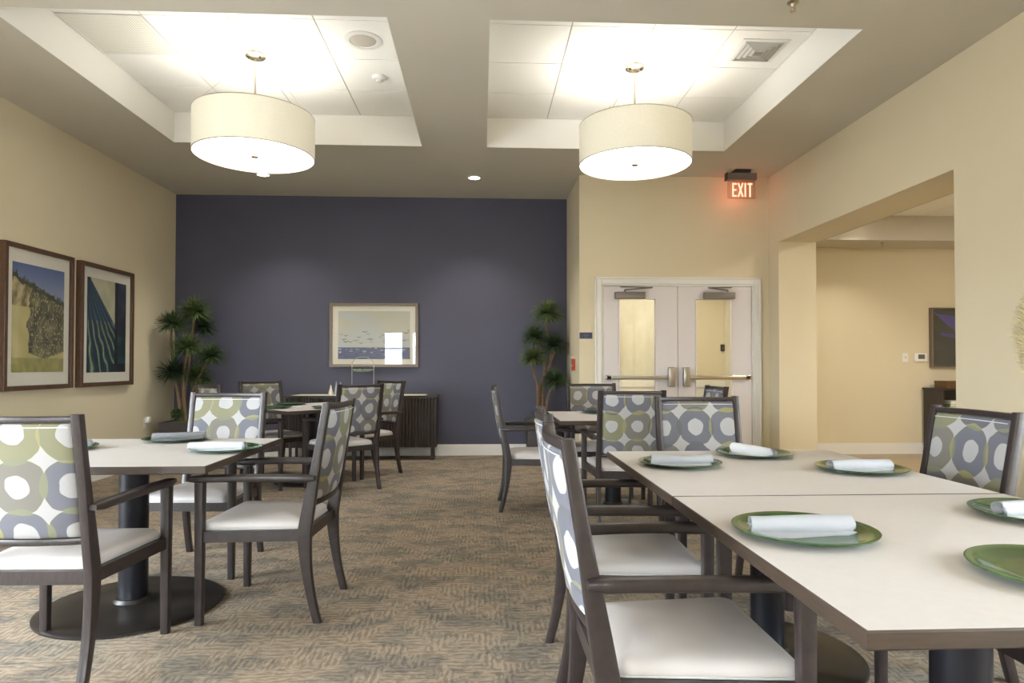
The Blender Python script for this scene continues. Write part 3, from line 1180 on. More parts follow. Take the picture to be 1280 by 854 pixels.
def build_pendant(loc, label):
    t = thing('pendant_lamp', loc, 0, label, 'pendant lamp', 'drum pendant lamps')   # origin at ceiling tile
    x = y = 0
    zt = 0.0
    bm = BM()
    lathe(bm, [(0.002, zt), (0.07, zt), (0.078, zt - 0.006), (0.078, zt - 0.022), (0.06, zt - 0.032), (0.002, zt - 0.034)], 32, cap0=True, cap1=True)
    cp = finish('canopy', bm, M['nickel'], t)
    for s in (-1, 1):
        bm = BM()
        bmesh.ops.create_uvsphere(bm, u_segments=12, v_segments=8, radius=0.011, matrix=Matrix.Translation((s * 0.045, -0.03, zt - 0.034)))
        finish('screw', bm, M['black'], cp)
    zb, zs = -0.83, -0.50        # drum bottom and top
    R = 0.463
    bm = BM()
    tube(bm, [(0, 0, zt - 0.03), (0, 0, zb + 0.02)], 0.008, 10)
    finish('stem', bm, M['nickel'], t)
    for k in range(3):
        a = PI / 2 + 0.35 + k * 2 * PI / 3
        bm = BM()
        tube(bm, [(0.03 * math.cos(a), 0.03 * math.sin(a), zt - 0.03), ((R - 0.01) * math.cos(a), (R - 0.01) * math.sin(a), zs)], 0.0016, 5)
        finish('cable', bm, M['nickel'], t)
    bm = BM()
    n = 72
    lathe(bm, [(R, zb), (R, zs), (R - 0.004, zs), (R - 0.004, zb), (R, zb)], n)
    sh = finish('lamp_shade', bm, M['shade'], t, angle=40)
    bm = BM()
    for zz in (zb, zs - 0.004):
        lathe(bm, [(R + 0.0015, zz), (R + 0.0015, zz + 0.005), (R - 0.005, zz + 0.005), (R - 0.005, zz), (R + 0.0015, zz)], n)
    finish('shade_ring', bm, M['nickel'], sh)
    bm = BM()
    lathe(bm, [(0.002, zb + 0.006), (R - 0.006, zb + 0.006), (R - 0.006, zb + 0.010), (0.002, zb + 0.010)], n, cap0=True, cap1=True)
    finish('diffuser', bm, M['diffuser'], t)
    bm = BM()
    lathe(bm, [(0.028, zb + 0.005), (0.03, zb - 0.002), (0.02, zb - 0.008), (0.008, zb - 0.010), (0.009, zb - 0.02), (0.001, zb - 0.024)], 20, cap0=True)
    finish('finial', bm, M['nickel'], t)
    for k in range(3):
        a = k * 2 * PI / 3
        bm = BM()
        bmesh.ops.create_uvsphere(bm, u_segments=12, v_segments=8, radius=0.03, matrix=Matrix.Translation((0.16 * math.cos(a), 0.16 * math.sin(a), -0.70)))
        finish('bulb', bm, M['bulb'], t)
        l = point_light('pendant_bulb_light', (0.16 * math.cos(a), 0.16 * math.sin(a), -0.71), 3.3, (1.0, 0.985, 0.96), 0.08)
        l.parent = t
    return t


build_pendant((1.277, 5.36, ZT), 'drum pendant lamp hanging from the right coffer, nearer the exit sign')
build_pendant((-1.825, 5.30, ZT), 'drum pendant lamp hanging from the left coffer, above the left tables')


def downlight(x, y, z, label, power=18, down=True):
    t = thing('recessed_downlight', (x, y, z), 0, label, 'ceiling light', 'recessed downlights')
    bm = BM()
    lathe(bm, [(0.062, -0.001), (0.085, -0.001), (0.086, -0.006), (0.064, -0.008), (0.062, -0.001)], 32)
    finish('trim_ring', bm, M['white_plastic'], t)
    bm = BM()
    lathe(bm, [(0.001, -0.002), (0.062, -0.002), (0.062, -0.005), (0.001, -0.005)], 32, cap0=True, cap1=True)
    finish('lens', bm, M['downlight'], t)
    l = spot_light('downlight_beam', (0, 0, -0.02), power, math.radians(110), 0.8)
    l.parent = t
    return t


downlight(-0.088, 7.636, ZC, 'small lit round downlight in the ceiling between the coffers, before the blue wall', 95)
downlight(-2.529, 7.628, ZC, 'small lit round downlight half hidden below the left drum lamp', 95)
downlight(4.65, 7.6, 3.07, 'small downlight washing the side room wall beyond the opening', 55)

# ------------------------------------------------------------------ ceiling fittings
# round speaker
t = thing('ceiling_speaker', (-0.915, 5.02, ZT), 0, 'round white speaker grille in the left coffer', 'speaker')
bm = BM()
lathe(bm, [(0.10, -0.002), (0.142, -0.001), (0.144, -0.006), (0.13, -0.010), (0.104, -0.010), (0.10, -0.004)], 48)
finish('speaker_ring', bm, M['white_plastic'], t)
bm = BM()
lathe(bm, [(0.001, -0.012), (0.05, -0.011), (0.085, -0.009), (0.104, -0.004)], 48)
finish('speaker_grille', bm, M['grid'], t)
# smoke detector
t = thing('smoke_detector', (-0.893, 5.66, ZT), 0, 'small white smoke detector in the left coffer behind the speaker', 'smoke detector')
bm = BM()
lathe(bm, [(0.001, 0), (0.062, 0), (0.064, -0.012), (0.055, -0.026), (0.04, -0.032)], 32, cap1=True)
finish('detector_body', bm, M['white_plastic'], t)
bm = BM()
lathe(bm, [(0.026, -0.032), (0.026, -0.046), (0.016, -0.05), (0.001, -0.05)], 24)
finish('sensor_cap', bm, M['white_plastic'], t)
# square diffuser vent
vx, vy = COFFERS[1][0] + 3.5 * T, CY0 + 1.5 * T
t = thing('air_vent', (vx, vy, ZT), 0, 'square stepped air vent in the right coffer', 'air vent')
for k, h in enumerate((0.16, 0.125, 0.09, 0.055)):
    bm = BM()
    z0, z1 = -0.004 - 0.004 * k, -0.016 - 0.004 * k
    w = 0.012
    ring = [[(h * a, h * b_, z0) for a, b_ in ((-1, -1), (1, -1), (1, 1), (-1, 1))],
            [((h - 0.018) * a, (h - 0.018) * b_, z1 - 0.004) for a, b_ in ((-1, -1), (1, -1), (1, 1), (-1, 1))]]
    loft(bm, ring, False, False)
    bmesh.ops.solidify(bm, geom=list(bm.faces), thickness=0.002)
    finish('louver', bm, M['white_plastic'], t, smooth=False)
bm = BM()
box(bm, -0.165, 0.165, -0.165, 0.165, -0.0035, -0.0005)
finish('vent_throat', bm, M['grid'], t, smooth=False)
bm = BM()
loft(bm, [[(0.17 * a, 0.17 * b_, -0.002) for a, b_ in ((-1, -1), (1, -1), (1, 1), (-1, 1))],
          [(0.185 * a, 0.185 * b_, -0.001) for a, b_ in ((-1, -1), (1, -1), (1, 1), (-1, 1))],
          [(0.185 * a, 0.185 * b_, -0.006) for a, b_ in ((-1, -1), (1, -1), (1, 1), (-1, 1))],
          [(0.155 * a, 0.155 * b_, -0.009) for a, b_ in ((-1, -1), (1, -1), (1, 1), (-1, 1))],
          [(0.155 * a, 0.155 * b_, -0.004) for a, b_ in ((-1, -1), (1, -1), (1, 1), (-1, 1))]], False, False)
finish('vent_frame', bm, M['white_plastic'], t, smooth=False)
# perforated return panel
t = thing('return_air_grille', (COFFERS[0][0] + T / 2, CY0 + 1.5 * T, ZT), 0, 'perforated square return air panel at the corner of the left coffer', 'air grille')
bm = BM()
h = T / 2 - 0.006
for a in ((-h, -h + 0.022, -h, h), (h - 0.022, h, -h, h), (-h + 0.022, h - 0.022, -h, -h + 0.022), (-h + 0.022, h - 0.022, h - 0.022, h)):
    box(bm, a[0], a[1], a[2], a[3], -0.004, 0.004)
finish('grille_frame', bm, M['white_plastic'], t, smooth=False)
bm = BM()
box(bm, -h + 0.022, h - 0.022, -h + 0.022, h - 0.022, -0.001, 0.004)
finish('perforated_plate', bm, M['perforated'], t, smooth=False)


def sprinkler(x, y, z, label):
    t = thing('sprinkler_head', (x, y, z), 0, label, 'sprinkler', 'ceiling sprinkler heads')
    bm = BM()
    lathe(bm, [(0.001, 0), (0.034, 0), (0.034, -0.004), (0.016, -0.012), (0.010, -0.03), (0.001, -0.03)], 20)
    finish('escutcheon', bm, M['nickel'], t)
    bm = BM()
    tube(bm, [(-0.012, 0, -0.026), (-0.014, 0, -0.042), (0, 0, -0.056)], 0.003, 6)
    tube(bm, [(0.012, 0, -0.026), (0.014, 0, -0.042), (0, 0, -0.056)], 0.003, 6)
    lathe(bm, [(0.001, -0.054), (0.018, -0.056), (0.018, -0.059), (0.001, -0.059)], 16)
    finish('deflector', bm, M['nickel'], t)


sprinkler(1.884, 3.832, ZC, 'sprinkler head at the very top edge of the photo, right of centre')
sprinkler(5.12, 8.08, 2.76, 'small sprinkler head in the side room soffit beyond the opening')

# exit sign
t = thing('exit_sign', (2.935, 7.22, ZC), 0, 'red glowing EXIT sign with grey housing under the ceiling', 'exit sign')
bm = BM()
box(bm, -0.09, 0.09, -0.07, 0.07, -0.03, 0, 0.003, 1)
finish('mounting_plate', bm, M['black'], t, smooth=False)
bm = BM()
box(bm, -0.172, 0.172, -0.035, 0.035, -0.112, -0.03, 0.004, 1)
finish('housing', bm, M['grey_metal'], t, smooth=False)
bm = BM()
box(bm, -0.176, -0.168, -0.04, 0.04, -0.116, -0.026, 0.002, 1)
finish('end_cap', bm, M['black'], t, smooth=False)
bm = BM()
PZ0, PZ1 = -0.318, -0.112
box(bm, -0.155, 0.165, 0.000, 0.008, PZ0, PZ1)
pn = finish('panel', bm, M['acrylic'], t, smooth=False)


def stroke(bm, p, q, w, d0, d1):
    p, q = Vector(p), Vector(q)
    dr = (q - p).normalized()
    nrm = Vector((-dr.y, dr.x)) * w / 2
    pts = [p - nrm, q - nrm, q + nrm, p + nrm]
    loft(bm, [[(v.x, d, v.y) for v in pts] for d in (d0, d1)])


def letter(ch, x, z, w, h, s, lst, bm):
    for (a, b_, c, d) in lst:
        stroke(bm, (x + a * w, z + b_ * h), (x + c * w, z + d * h), s, -0.004, -0.0005)


LET = {
    'E': [(0.1, 0, 0.1, 1), (0.1, 0.06, 1, 0.06), (0.1, 0.5, 0.85, 0.5), (0.1, 0.94, 1, 0.94)],
    'X': [(0.05, 0, 0.95, 1), (0.05, 1, 0.95, 0)],
    'I': [(0.5, 0, 0.5, 1)],
    'T': [(0.5, 0, 0.5, 1), (0, 0.94, 1, 0.94)],
}
x = -0.098
for ch, w in (('E', 0.050), ('X', 0.056), ('I', 0.026), ('T', 0.054)):
    bm = BM()
    letter(ch, x, PZ0 + 0.022, w, 0.155, 0.016, LET[ch], bm)
    x += w + 0.014
    finish('letter', bm, M['exit_red'], pn, smooth=False)
l = point_light('exit_sign_glow', (0.0, 0.04, -0.215), 0.8, (1.0, 0.25, 0.12), 0.05)
l.parent = t

# ------------------------------------------------------------------ pictures


def art_grid(name, W, H, fn, parent, nx=110, ny=110):
    """flat print in local x/z, colours printed per vertex by fn(u, v)"""
    bm = BM()
    V = [[bm.verts.new((-W / 2 + W * i / nx, 0, -H / 2 + H * j / ny)) for i in range(nx + 1)] for j in range(ny + 1)]
    for j in range(ny):
        for i in range(nx):
            bm.faces.new((V[j][i], V[j][i + 1], V[j + 1][i + 1], V[j + 1][i]))
    me = bpy.data.meshes.new(name)
    bm.to_mesh(me)
    bm.free()
    ca = me.color_attributes.new('print', 'FLOAT_COLOR', 'POINT')
    k = 0
    for j in range(ny + 1):
        for i in range(nx + 1):
            ca.data[k].color = (*lin(fn(i / nx, j / ny)), 1)
            k += 1
    me.materials.append(M['print'])
    o = bpy.data.objects.new(name, me)
    COL.objects.link(o)
    o.parent = parent
    return o


def framed(loc, rotz, W, H, fw, mw, mb, fn, label, fmat, depth=0.045, glass=True, name='framed_picture', res=110):
    """local: picture faces -y, back on the wall at y=0"""
    t = thing(name, loc, rotz, label, 'picture')
    bm = BM()
    for x0, x1, z0, z1 in ((-W / 2, -W / 2 + fw, -H / 2, H / 2), (W / 2 - fw, W / 2, -H / 2, H / 2), (-W / 2 + fw, W / 2 - fw, -H / 2, -H / 2 + fw), (-W / 2 + fw, W / 2 - fw, H / 2 - fw, H / 2)):
        box(bm, x0, x1, -depth, -0.002, z0, z1, 0.002, 1)
    finish('frame', bm, fmat, t, smooth=False)
    bm = BM()
    box(bm, -W / 2 + fw, W / 2 - fw, -depth * 0.55, -0.004, -H / 2 + fw, H / 2 - fw)
    finish('mat_board', bm, M['mat'], t, smooth=False)
    a = art_grid('print', W - 2 * fw - 2 * mw, H - 2 * fw - 2 * mb, fn, t, res, res)
    a.location = (0, -depth * 0.55 - 0.002, 0)
    if glass:
        bm = BM()
        box(bm, -W / 2 + fw, W / 2 - fw, -depth * 0.8, -depth * 0.8 + 0.003, -H / 2 + fw, H / 2 - fw)
        finish('picture_glass', bm, M['pic_glass'], t, smooth=False)
    return t


def mixt(a, b_, f):
    f = max(0, min(1, f))
    return tuple(p * (1 - f) + q * f for p, q in zip(a, b_))


def nz(x, y, s=1.0, o=0.0):
    return noise.noise(Vector((x * s, y * s, o)))


def dune(u, v):
    sky = mixt((150, 160, 184), (96, 112, 158), (v - 0.7) / 0.3)
    sand = mixt((188, 178, 120), (206, 192, 138), 0.5 + nz(u, v, 5))
    ridge = 0.86 - 0.22 * u + 0.03 * nz(u, 0, 9)
    if v > ridge:
        g = nz(u * 3, v, 20, 2)
        if v < ridge + 0.05 + 0.05 * g:
            return (78, 80, 52)
        return sky
    c = sand
    d = nz(u * 1.5, v * 1.2, 7, 5) + 0.5 * nz(u * 2, v, 22, 1)
    cx = 0.42 + 0.42 * (0.5 - abs(v - 0.45)) + 0.10 * nz(v, 0, 6)
    inside = (u > 0.30 + 0.35 * max(0, v - 0.62) + 0.06 * nz(v, 1, 8)) and v > 0.12 + 0.2 * abs(u - 0.6)
    if inside:
        k = 0.5 + 0.8 * d
        c = mixt((70, 70, 50), (140, 132, 96), k)
        if nz(u * 4, v * 2, 18, 9) > 0.34:
            c = (196, 188, 150)
    elif v > 0.6:
        c = mixt((196, 180, 136), (120, 108, 76), 0.4 + d)
    if v < 0.13:
        c = mixt((174, 168, 104), (150, 144, 86), 0.5 + d)
    return c


def teal(u, v):
    n1 = nz(u, v, 6)
    s = v + 0.9 * (1 - u) ** 1.4
    edge = 0.58 + 0.52 * (0.72 - u) ** 1.0 if u < 0.72 else 2
    fan = (u + 0.10) / max(0.08, 1.06 - v * 0.95)
    st = 0.5 + 0.5 * math.sin(fan * 34 + 2 * n1)
    c = mixt((22, 40, 58), (58, 104, 118), st * 0.8)
    if st > 0.93 and v < 0.55:
        c = (150, 158, 98)
    curve = 0.5 + 0.55 * (0.75 - u) if u < 0.75 else 9
    # cream sail at the top
    if 0.08 < u < 0.70 and v > 0.56 + 1.15 * (0.70 - u) ** 2.0 * 1.1 + (0.02 * n1) - 0.05 and v > 0.58 + 0.75 * (0.62 - u):
        c = mixt((178, 176, 148), (206, 200, 168), 0.5 + n1)
    if 0.70 <= u < 0.78:
        c = (24, 30, 40)
    elif u >= 0.78:
        c = mixt((30, 36, 52), (66, 74, 100), (v - 0.45) * 1.2 + 0.6 * n1)
        if v < 0.4:
            c = mixt((18, 42, 50), (36, 80, 84), 0.5 + n1)
    if u > 0.62 and v < 0.1:
        c = (20, 34, 44)
    return c


def birds(u, v):
    c = mixt((196, 196, 186), (200, 192, 160), (v - 0.5) * 1.8)
    c = mixt(c, (186, 196, 200), 0.3 + nz(u * 0.6, v * 2, 3))
    if v < 0.245:
        c = mixt((72, 82, 124), (108, 118, 146), 0.5 + nz(u * 1.5, v * 9, 9))
        if v > 0.12 and nz(u * 14, v * 40, 1.3, 3) > 0.38:
            c = (206, 208, 210)
    for (bx, by, s) in BIRDS:
        dx, dy = (u - bx) / s, (v - by) / s
        if abs(dx) < 1 and abs(dy - 0.45 * abs(math.sin(dx * 2.6)) + 0.1) < 0.16 * (1.15 - abs(dx)):
            c = (112, 102, 92)
    return c


rb = random.Random(4)
BIRDS = [(rb.uniform(0.02, 0.98), rb.choice([0.36, 0.42, 0.52, 0.58]) + rb.uniform(-0.04, 0.04), rb.uniform(0.03, 0.06)) for _ in range(26)]


def violet(u, v):
    c = mixt((44, 46, 44), (56, 60, 56), 0.5 + nz(u, v, 4))
    d = abs((v - 0.86) + (u - 0.12) * 0.75)
    if d < 0.13 * math.sin(min(1, max(0, (u - 0.04) / 0.6)) * PI) + 0.02 * nz(u, v, 14):
        c = (74, 68, 142)
    d2 = abs(v - (0.60 - 0.32 * u * (1 - 0.4 * u)))
    if d2 < 0.03 and 0.1 < u < 0.8:
        c = (66, 64, 128)
    return c


framed((XL, (5.505 + 6.415) / 2, 1.59), PI / 2, 0.91, 1.245, 0.040, 0.075, 0.115, dune,
       'tall framed beach dune print, left of the two on the left wall', M['frame'], 0.06)
framed((XL, (6.53 + 7.492) / 2, 1.588), PI / 2, 0.962, 1.243, 0.042, 0.085, 0.10, teal,
       'tall framed teal swirl print, right of the two on the left wall', M['frame'], 0.06)
framed((-1.40, YB, 1.575), 0, 1.146, 0.834, 0.036, 0.072, 0.068, birds,
       'wide framed print of gulls over the sea on the blue wall', M['frame_light'], 0.045, res=150)
framed((6.02 + 0.60, 8.5, 1.56), 0, 1.2, 0.80, 0.018, 0.0, 0.0, violet,
       'dark picture with a violet stroke in the side room beyond the opening', M['frame_light'], 0.07)

# ------------------------------------------------------------------ sideboard and what stands on it
SX0, SX1, SYF, SYB, SZ = -2.435, -0.548, 8.14, 8.54, 0.805
scx = (SX0 + SX1) / 2
t = thing('sideboard', (scx, (SYF + SYB) / 2, 0), 0, 'dark fluted sideboard against the blue wall under the gull print', 'sideboard')
hx, hy = (SX1 - SX0) / 2, (SYB - SYF) / 2
bm = BM()
box(bm, -hx + 0.015, hx - 0.015, -hy + 0.03, hy - 0.005, 0.16, SZ - 0.03)
finish('body', bm, M['espresso'], t, smooth=False)
bm = BM()
box(bm, -hx, hx, -hy, hy, SZ - 0.03, SZ, 0.003, 1)
finish('top', bm, M['espresso'], t, smooth=False)
nd = 4
dw = (2 * hx - 0.034) / nd
for k in range(nd):
    bm = BM()
    x0 = -hx + 0.017 + k * dw + 0.002
    x1 = x0 + dw - 0.004
    box(bm, x0, x1, -hy + 0.016, -hy + 0.0295, 0.165, SZ - 0.034)
    nr = 12
    rw = (x1 - x0) / nr
    for j in range(nr):
        cx_ = x0 + (j + 0.5) * rw
        rings = [[(cx_ + rw * 0.42 * math.cos(a), -hy + 0.016 - 0.012 * math.sin(a), z) for a in [PI * q / 6 for q in range(7)]] for z in (0.168, SZ - 0.036)]
        loft(bm, rings)
    finish('fluted_door', bm, M['espresso'], t)
for sx in (-1, 1):
    for sy in (-1, 1):
        bm = BM()
        box(bm, sx * (hx - 0.07) - 0.015, sx * (hx - 0.07) + 0.015, sy * (hy - 0.06) - 0.015, sy * (hy - 0.06) + 0.015, 0, 0.16, 0.002, 1)
        finish('leg', bm, M['black'], t, smooth=False)

# table runner
bm = BM()
box(bm, -2.33, -0.70, 8.155, 8.50, SZ + 0.0005, SZ + 0.0035)
box(bm, -2.33, -0.70, 8.1365, 8.155, SZ + 0.0005, SZ + 0.0035)
o = finish('table_runner', bm, M['runner'], smooth=False)
tag(o, 'cream cloth runner laid along the dark sideboard', 'table runner')

# glass cones (three)
for (x, h, r, mt, lab) in ((-1.895, 0.125, 0.032, M['runner'], 'small cream cone ornament, leftmost on the sideboard'),
                           (-1.838, 0.165, 0.030, M['clear_object_glass'], 'slender clear glass cone in the middle on the sideboard'),
                           (-1.772, 0.165, 0.036, M['clear_object_glass'], 'clear glass cone ornament, right of the small group on the sideboard')):
    bm = BM()
    yc = 8.3 + (0.05 if r == 0.030 else 0)
    lathe(bm, [(0.001, 0), (r, 0), (r, 0.004), (r * 0.96, 0.02), (r * 0.6, h * 0.5), (r * 0.25, h * 0.85), (0.004, h), (0.001, h)], 20, mat=0)
    o = finish('cone_ornament', bm, mt)
    o.location = (x, yc, SZ + 0.0037)
    tag(o, lab, 'ornament', 'cone ornaments on the sideboard')

# wire stand with a beaded dish
t = thing('wire_stand', (-1.50, 8.32, SZ + 0.0037), 0, 'tall wire stand with an arched handle and a scalloped glass dish on the sideboard', 'serving stand')
bm = BM()
w = 0.137
pts = [(-w, 0, 0.008), (-w, 0, 0.22), (-w, 0, 0.38)]
for k in range(13):
    a = PI - PI * k / 12
    pts.append((w * math.cos(a), 0, 0.38 + 0.10 * math.sin(a)))
pts += [(w, 0, 0.22), (w, 0, 0.008)]
tube(bm, pts, 0.0045, 8)
finish('wire_frame', bm, M['steel'], t)
for zz in (0.285, 0.03):
    bm = BM()
    n = 48
    rings = []
    for (r, z) in ((0.05, 0.0), (0.10, 0.004), (0.128, 0.02), (0.138, 0.036), (0.132, 0.036), (0.12, 0.02), (0.08, 0.008), (0.02, 0.005)):
        rings.append([((r + 0.004 * math.cos(12 * 2 * PI * k / n)) * math.cos(2 * PI * k / n), (r + 0.004 * math.cos(12 * 2 * PI * k / n)) * math.sin(2 * PI * k / n), zz + z + (0.006 * math.cos(12 * 2 * PI * k / n) if r > 0.12 else 0)) for k in range(n)])
    loft(bm, rings)
    finish('dish', bm, plain('pale_green_glass', lin((158, 172, 158)), 0.15, var=0.1) if zz > 0.1 else M['steel'], t)
bm = BM()
lathe(bm, [(0.142, 0.0), (0.146, 0.004), (0.142, 0.008), (0.138, 0.004), (0.142, 0.0)], 32)
finish('foot_ring', bm, M['steel'], t)

# ------------------------------------------------------------------ yucca trees in planters


def tuft_mesh(seed, n=100, R=0.19):
    rnd = random.Random(seed)
    bm = BM()
    for k in range(n):
        z = rnd.uniform(-0.62, 1.0)
        a = rnd.uniform(0, 2 * PI)
        s = math.sqrt(max(0, 1 - z * z))
        d = Vector((s * math.cos(a), s * math.sin(a), z)).normalized()
        L = R * rnd.uniform(0.8, 1.12)
        side = d.cross(Vector((0, 0, 1)))
        if side.length < 0.05:
            side = Vector((1, 0, 0))
        side.normalize()
        up = side.cross(d)
        droop = rnd.uniform(0.05, 0.22) * L
        w = rnd.uniform(0.006, 0.010)
        rings = []
        for q, (u, ww) in enumerate(((0.06, 0.7), (0.35, 1.0), (0.7, 0.75), (1.0, 0.06))):
            c = d * L * u + Vector((0, 0, -droop * u * u))
            wv = side * w * ww
            h_ = up * 0.0016
            rings.append([c - wv, c - h_, c + wv, c + h_])
        loft(bm, rings)
    return bm


LEAF_MATS = [plain('yucca_leaf_%s' % nme, lin(c), 0.5, var=0.45, vscale=25) for nme, c in (('bright', (88, 106, 60)), ('mid', (66, 86, 50)), ('deep', (50, 68, 44)))]


def yucca(base, tufts, stems, label, ph=0.5, pw=0.40):
    t = thing('potted_yucca', (base[0], base[1], 0), 0, label, 'potted plant', 'yucca trees beside the blue wall')
    inv = Vector((-base[0], -base[1], 0))
    bm = BM()
    h0, h1 = pw / 2 * 0.88, pw / 2
    sq = ((-1, -1), (1, -1), (1, 1), (-1, 1))
    loft(bm, [[(h * a, h * b_, z) for a, b_ in sq] for h, z in ((h0, 0), (h1, ph), (h1 - 0.02, ph), (h1 - 0.022, ph - 0.04))])
    finish('planter', bm, M['planter'], t, smooth=False)
    bm = BM()
    n = 14
    hh = h1 - 0.021
    V = [[bm.verts.new((-hh + 2 * hh * i / n, -hh + 2 * hh * j / n, ph - 0.02 + 0.035 * math.sin(PI * i / n) * math.sin(PI * j / n) + 0.014 * nz(i, j, 0.9, base[0]))) for i in range(n + 1)] for j in range(n + 1)]
    for j in range(n):
        for i in range(n):
            bm.faces.new((V[j][i], V[j][i + 1], V[j + 1][i + 1], V[j + 1][i]))
    finish('moss', bm, M['moss'], t)
    for st in stems:
        bm = BM()
        pts = smooth_path([Vector(p) + inv for p in st], 5)
        m_ = len(pts)
        tube(bm, pts, [0.022 - 0.009 * i / m_ + 0.002 * math.sin(i * 1.7) for i in range(m_)], 8)
        finish('trunk', bm, M['bark'], t)
    for k, (x, y, z, r) in enumerate(tufts):
        o = finish('foliage', tuft_mesh(k + int(abs(base[0]) * 10), 300, r * 1.08), LEAF_MATS[k % 3], t, smooth=False)
        o.location = Vector((x, y, z)) + inv
    return t


bL = (-3.63, 8.12)
yucca(bL,
      [(-3.52, 8.16, 1.85, 0.205), (-3.72, 8.02, 1.69, 0.17), (-3.47, 8.28, 1.655, 0.175), (-3.536, 8.02, 1.41, 0.19),
       (-3.31, 8.15, 1.30, 0.18), (-3.70, 8.0, 1.10, 0.185), (-3.49, 8.2, 1.045, 0.18), (-3.64, 7.99, 0.60, 0.075)],
      [[(-3.64, 8.12, 0.46), (-3.64, 8.1, 0.60), (-3.60, 8.1, 0.90), (-3.56, 8.12, 1.25), (-3.54, 8.14, 1.55), (-3.52, 8.16, 1.80)],
       [(-3.68, 8.14, 0.46), (-3.67, 8.12, 0.75), (-3.71, 8.1, 1.10), (-3.76, 8.08, 1.40), (-3.735, 8.03, 1.66)],
       [(-3.58, 8.1, 0.46), (-3.60, 8.06, 0.90), (-3.585, 8.04, 1.15), (-3.54, 8.03, 1.38)],
       [(-3.56, 8.16, 0.46), (-3.55, 8.16, 0.80), (-3.46, 8.16, 1.05), (-3.33, 8.15, 1.27)],
       [(-3.64, 8.1, 0.46), (-3.66, 8.06, 0.80), (-3.70, 8.02, 1.06)],
       [(-3.53, 8.2, 0.46), (-3.52, 8.2, 0.76), (-3.49, 8.2, 1.02)]],
      'yucca tree in a charcoal planter at the left corner of the blue wall')
bR = (0.755, 8.26)
yucca(bR,
      [(0.839, 8.3, 1.85, 0.205), (0.677, 8.22, 1.545, 0.18), (0.915, 8.24, 1.435, 0.176), (0.650, 8.18, 1.285, 0.17), (0.915, 8.15, 1.0, 0.17)],
      [[(0.73, 8.26, 0.46), (0.735, 8.26, 0.70), (0.76, 8.25, 0.95), (0.86, 8.25, 1.15), (0.875, 8.25, 1.30), (0.89, 8.26, 1.45), (0.825, 8.28, 1.62), (0.836, 8.3, 1.82)],
       [(0.86, 8.25, 1.14), (0.88, 8.25, 1.24), (0.93, 8.24, 1.36)],
       [(0.77, 8.27, 0.46), (0.78, 8.27, 0.90), (0.80, 8.25, 1.20), (0.75, 8.23, 1.38), (0.685, 8.22, 1.52)],
       [(0.71, 8.24, 0.46), (0.71, 8.22, 0.90), (0.66, 8.2, 1.08), (0.648, 8.18, 1.25)],
       [(0.80, 8.22, 0.46), (0.84, 8.2, 0.80), (0.93, 8.16, 0.97)]],
      'yucca tree in a charcoal planter at the right corner of the blue wall', 0.5, 0.38)

# ------------------------------------------------------------------ small wall fittings
# blue door sign
t = thing('door_sign', (1.205, YD, 1.528), 0, 'small dark blue sign on the tan wall left of the double doors', 'sign')
bm = BM()
box(bm, -0.074, 0.074, -0.008, -0.0005, -0.036, 0.036, 0.002, 1)
finish('sign_plate', bm, M['blue_sign'], t, smooth=False)
bm = BM()
for z, a, b_ in ((0.014, -0.035, 0.035), (0.0, -0.028, 0.028), (-0.018, -0.02, 0.02)):
    box(bm, a, b_, -0.0095, -0.008, z - 0.0025, z + 0.0025)
finish('lettering', bm, M['grey_metal'], t, smooth=False)
# fire alarm pull
t = thing('fire_alarm_pull', (XN, 7.85, 1.19), 0, 'small red alarm pull on the narrow return wall by the right plant', 'alarm pull')
bm = BM()
box(bm, -0.035, -0.0005, -0.04, 0.04, -0.07, 0.07, 0.004, 1)
finish('housing', bm, M['red'], t, smooth=False)
bm = BM()
box(bm, -0.042, -0.035, -0.025, 0.025, -0.02, 0.0, 0.002, 1)
finish('pull_handle', bm, M['white_plastic'], t, smooth=False)


def wall_plate(name, loc, rotz, label, cat, toggle=True):
    t = thing(name, loc, rotz, label, cat)
    bm = BM()
    box(bm, -0.037, 0.037, -0.006, -0.0005, -0.06, 0.06, 0.002, 1)
    p = finish('cover_plate', bm, M['white_plastic'], t, smooth=False)
    bm = BM()
    if toggle:
        box(bm, -0.006, 0.006, -0.016, -0.006, -0.012, 0.012, 0.001, 1)
        finish('toggle', bm, M['grid'], t, smooth=False)
    else:
        for z in (-0.024, 0.024):
            box(bm, -0.016, 0.016, -0.009, -0.006, z - 0.013, z + 0.013, 0.002, 1)
        finish('socket', bm, M['white_plastic'], t, smooth=False)
    return t


wall_plate('light_switch', (5.69, 8.5, 1.29), 0, 'white light switch plate on the side room wall beside the thermostat', 'light switch')
wall_plate('wall_outlet', (XL, 7.87, 0.50), PI / 2, 'white wall outlet low on the left wall beside the corner yucca', 'outlet', False)
t = thing('air_freshener', (XL + 0.01, 7.87, 0.525), PI / 2, 'small white plug-in device in the low wall outlet on the left wall', 'plug-in device')
bm = BM()
box(bm, -0.03, 0.03, -0.045, 0.0, -0.02, 0.05, 0.008, 2)
finish('device_body', bm, M['white_plastic'], t)
t = thing('thermostat', (5.895, 8.5, 1.29), 0, 'white thermostat with a grey display on the side room wall', 'thermostat')
bm = BM()
box(bm, -0.085, 0.085, -0.028, -0.0005, -0.055, 0.055, 0.006, 2)
finish('thermostat_body', bm, M['white_plastic'], t)
bm = BM()
box(bm, -0.042, 0.048, -0.030, -0.028, -0.018, 0.042)
finish('display', bm, M['screen_dark'], t, smooth=False)
t = thing('card_reader', (3.62, 9.6, 1.445), 0, 'small black square reader on the corridor wall seen through the right door glass', 'card reader')
bm = BM()
box(bm, -0.045, 0.045, -0.03, -0.0005, -0.05, 0.05, 0.004, 1)
finish('reader_body', bm, M['black'], t, smooth=False)

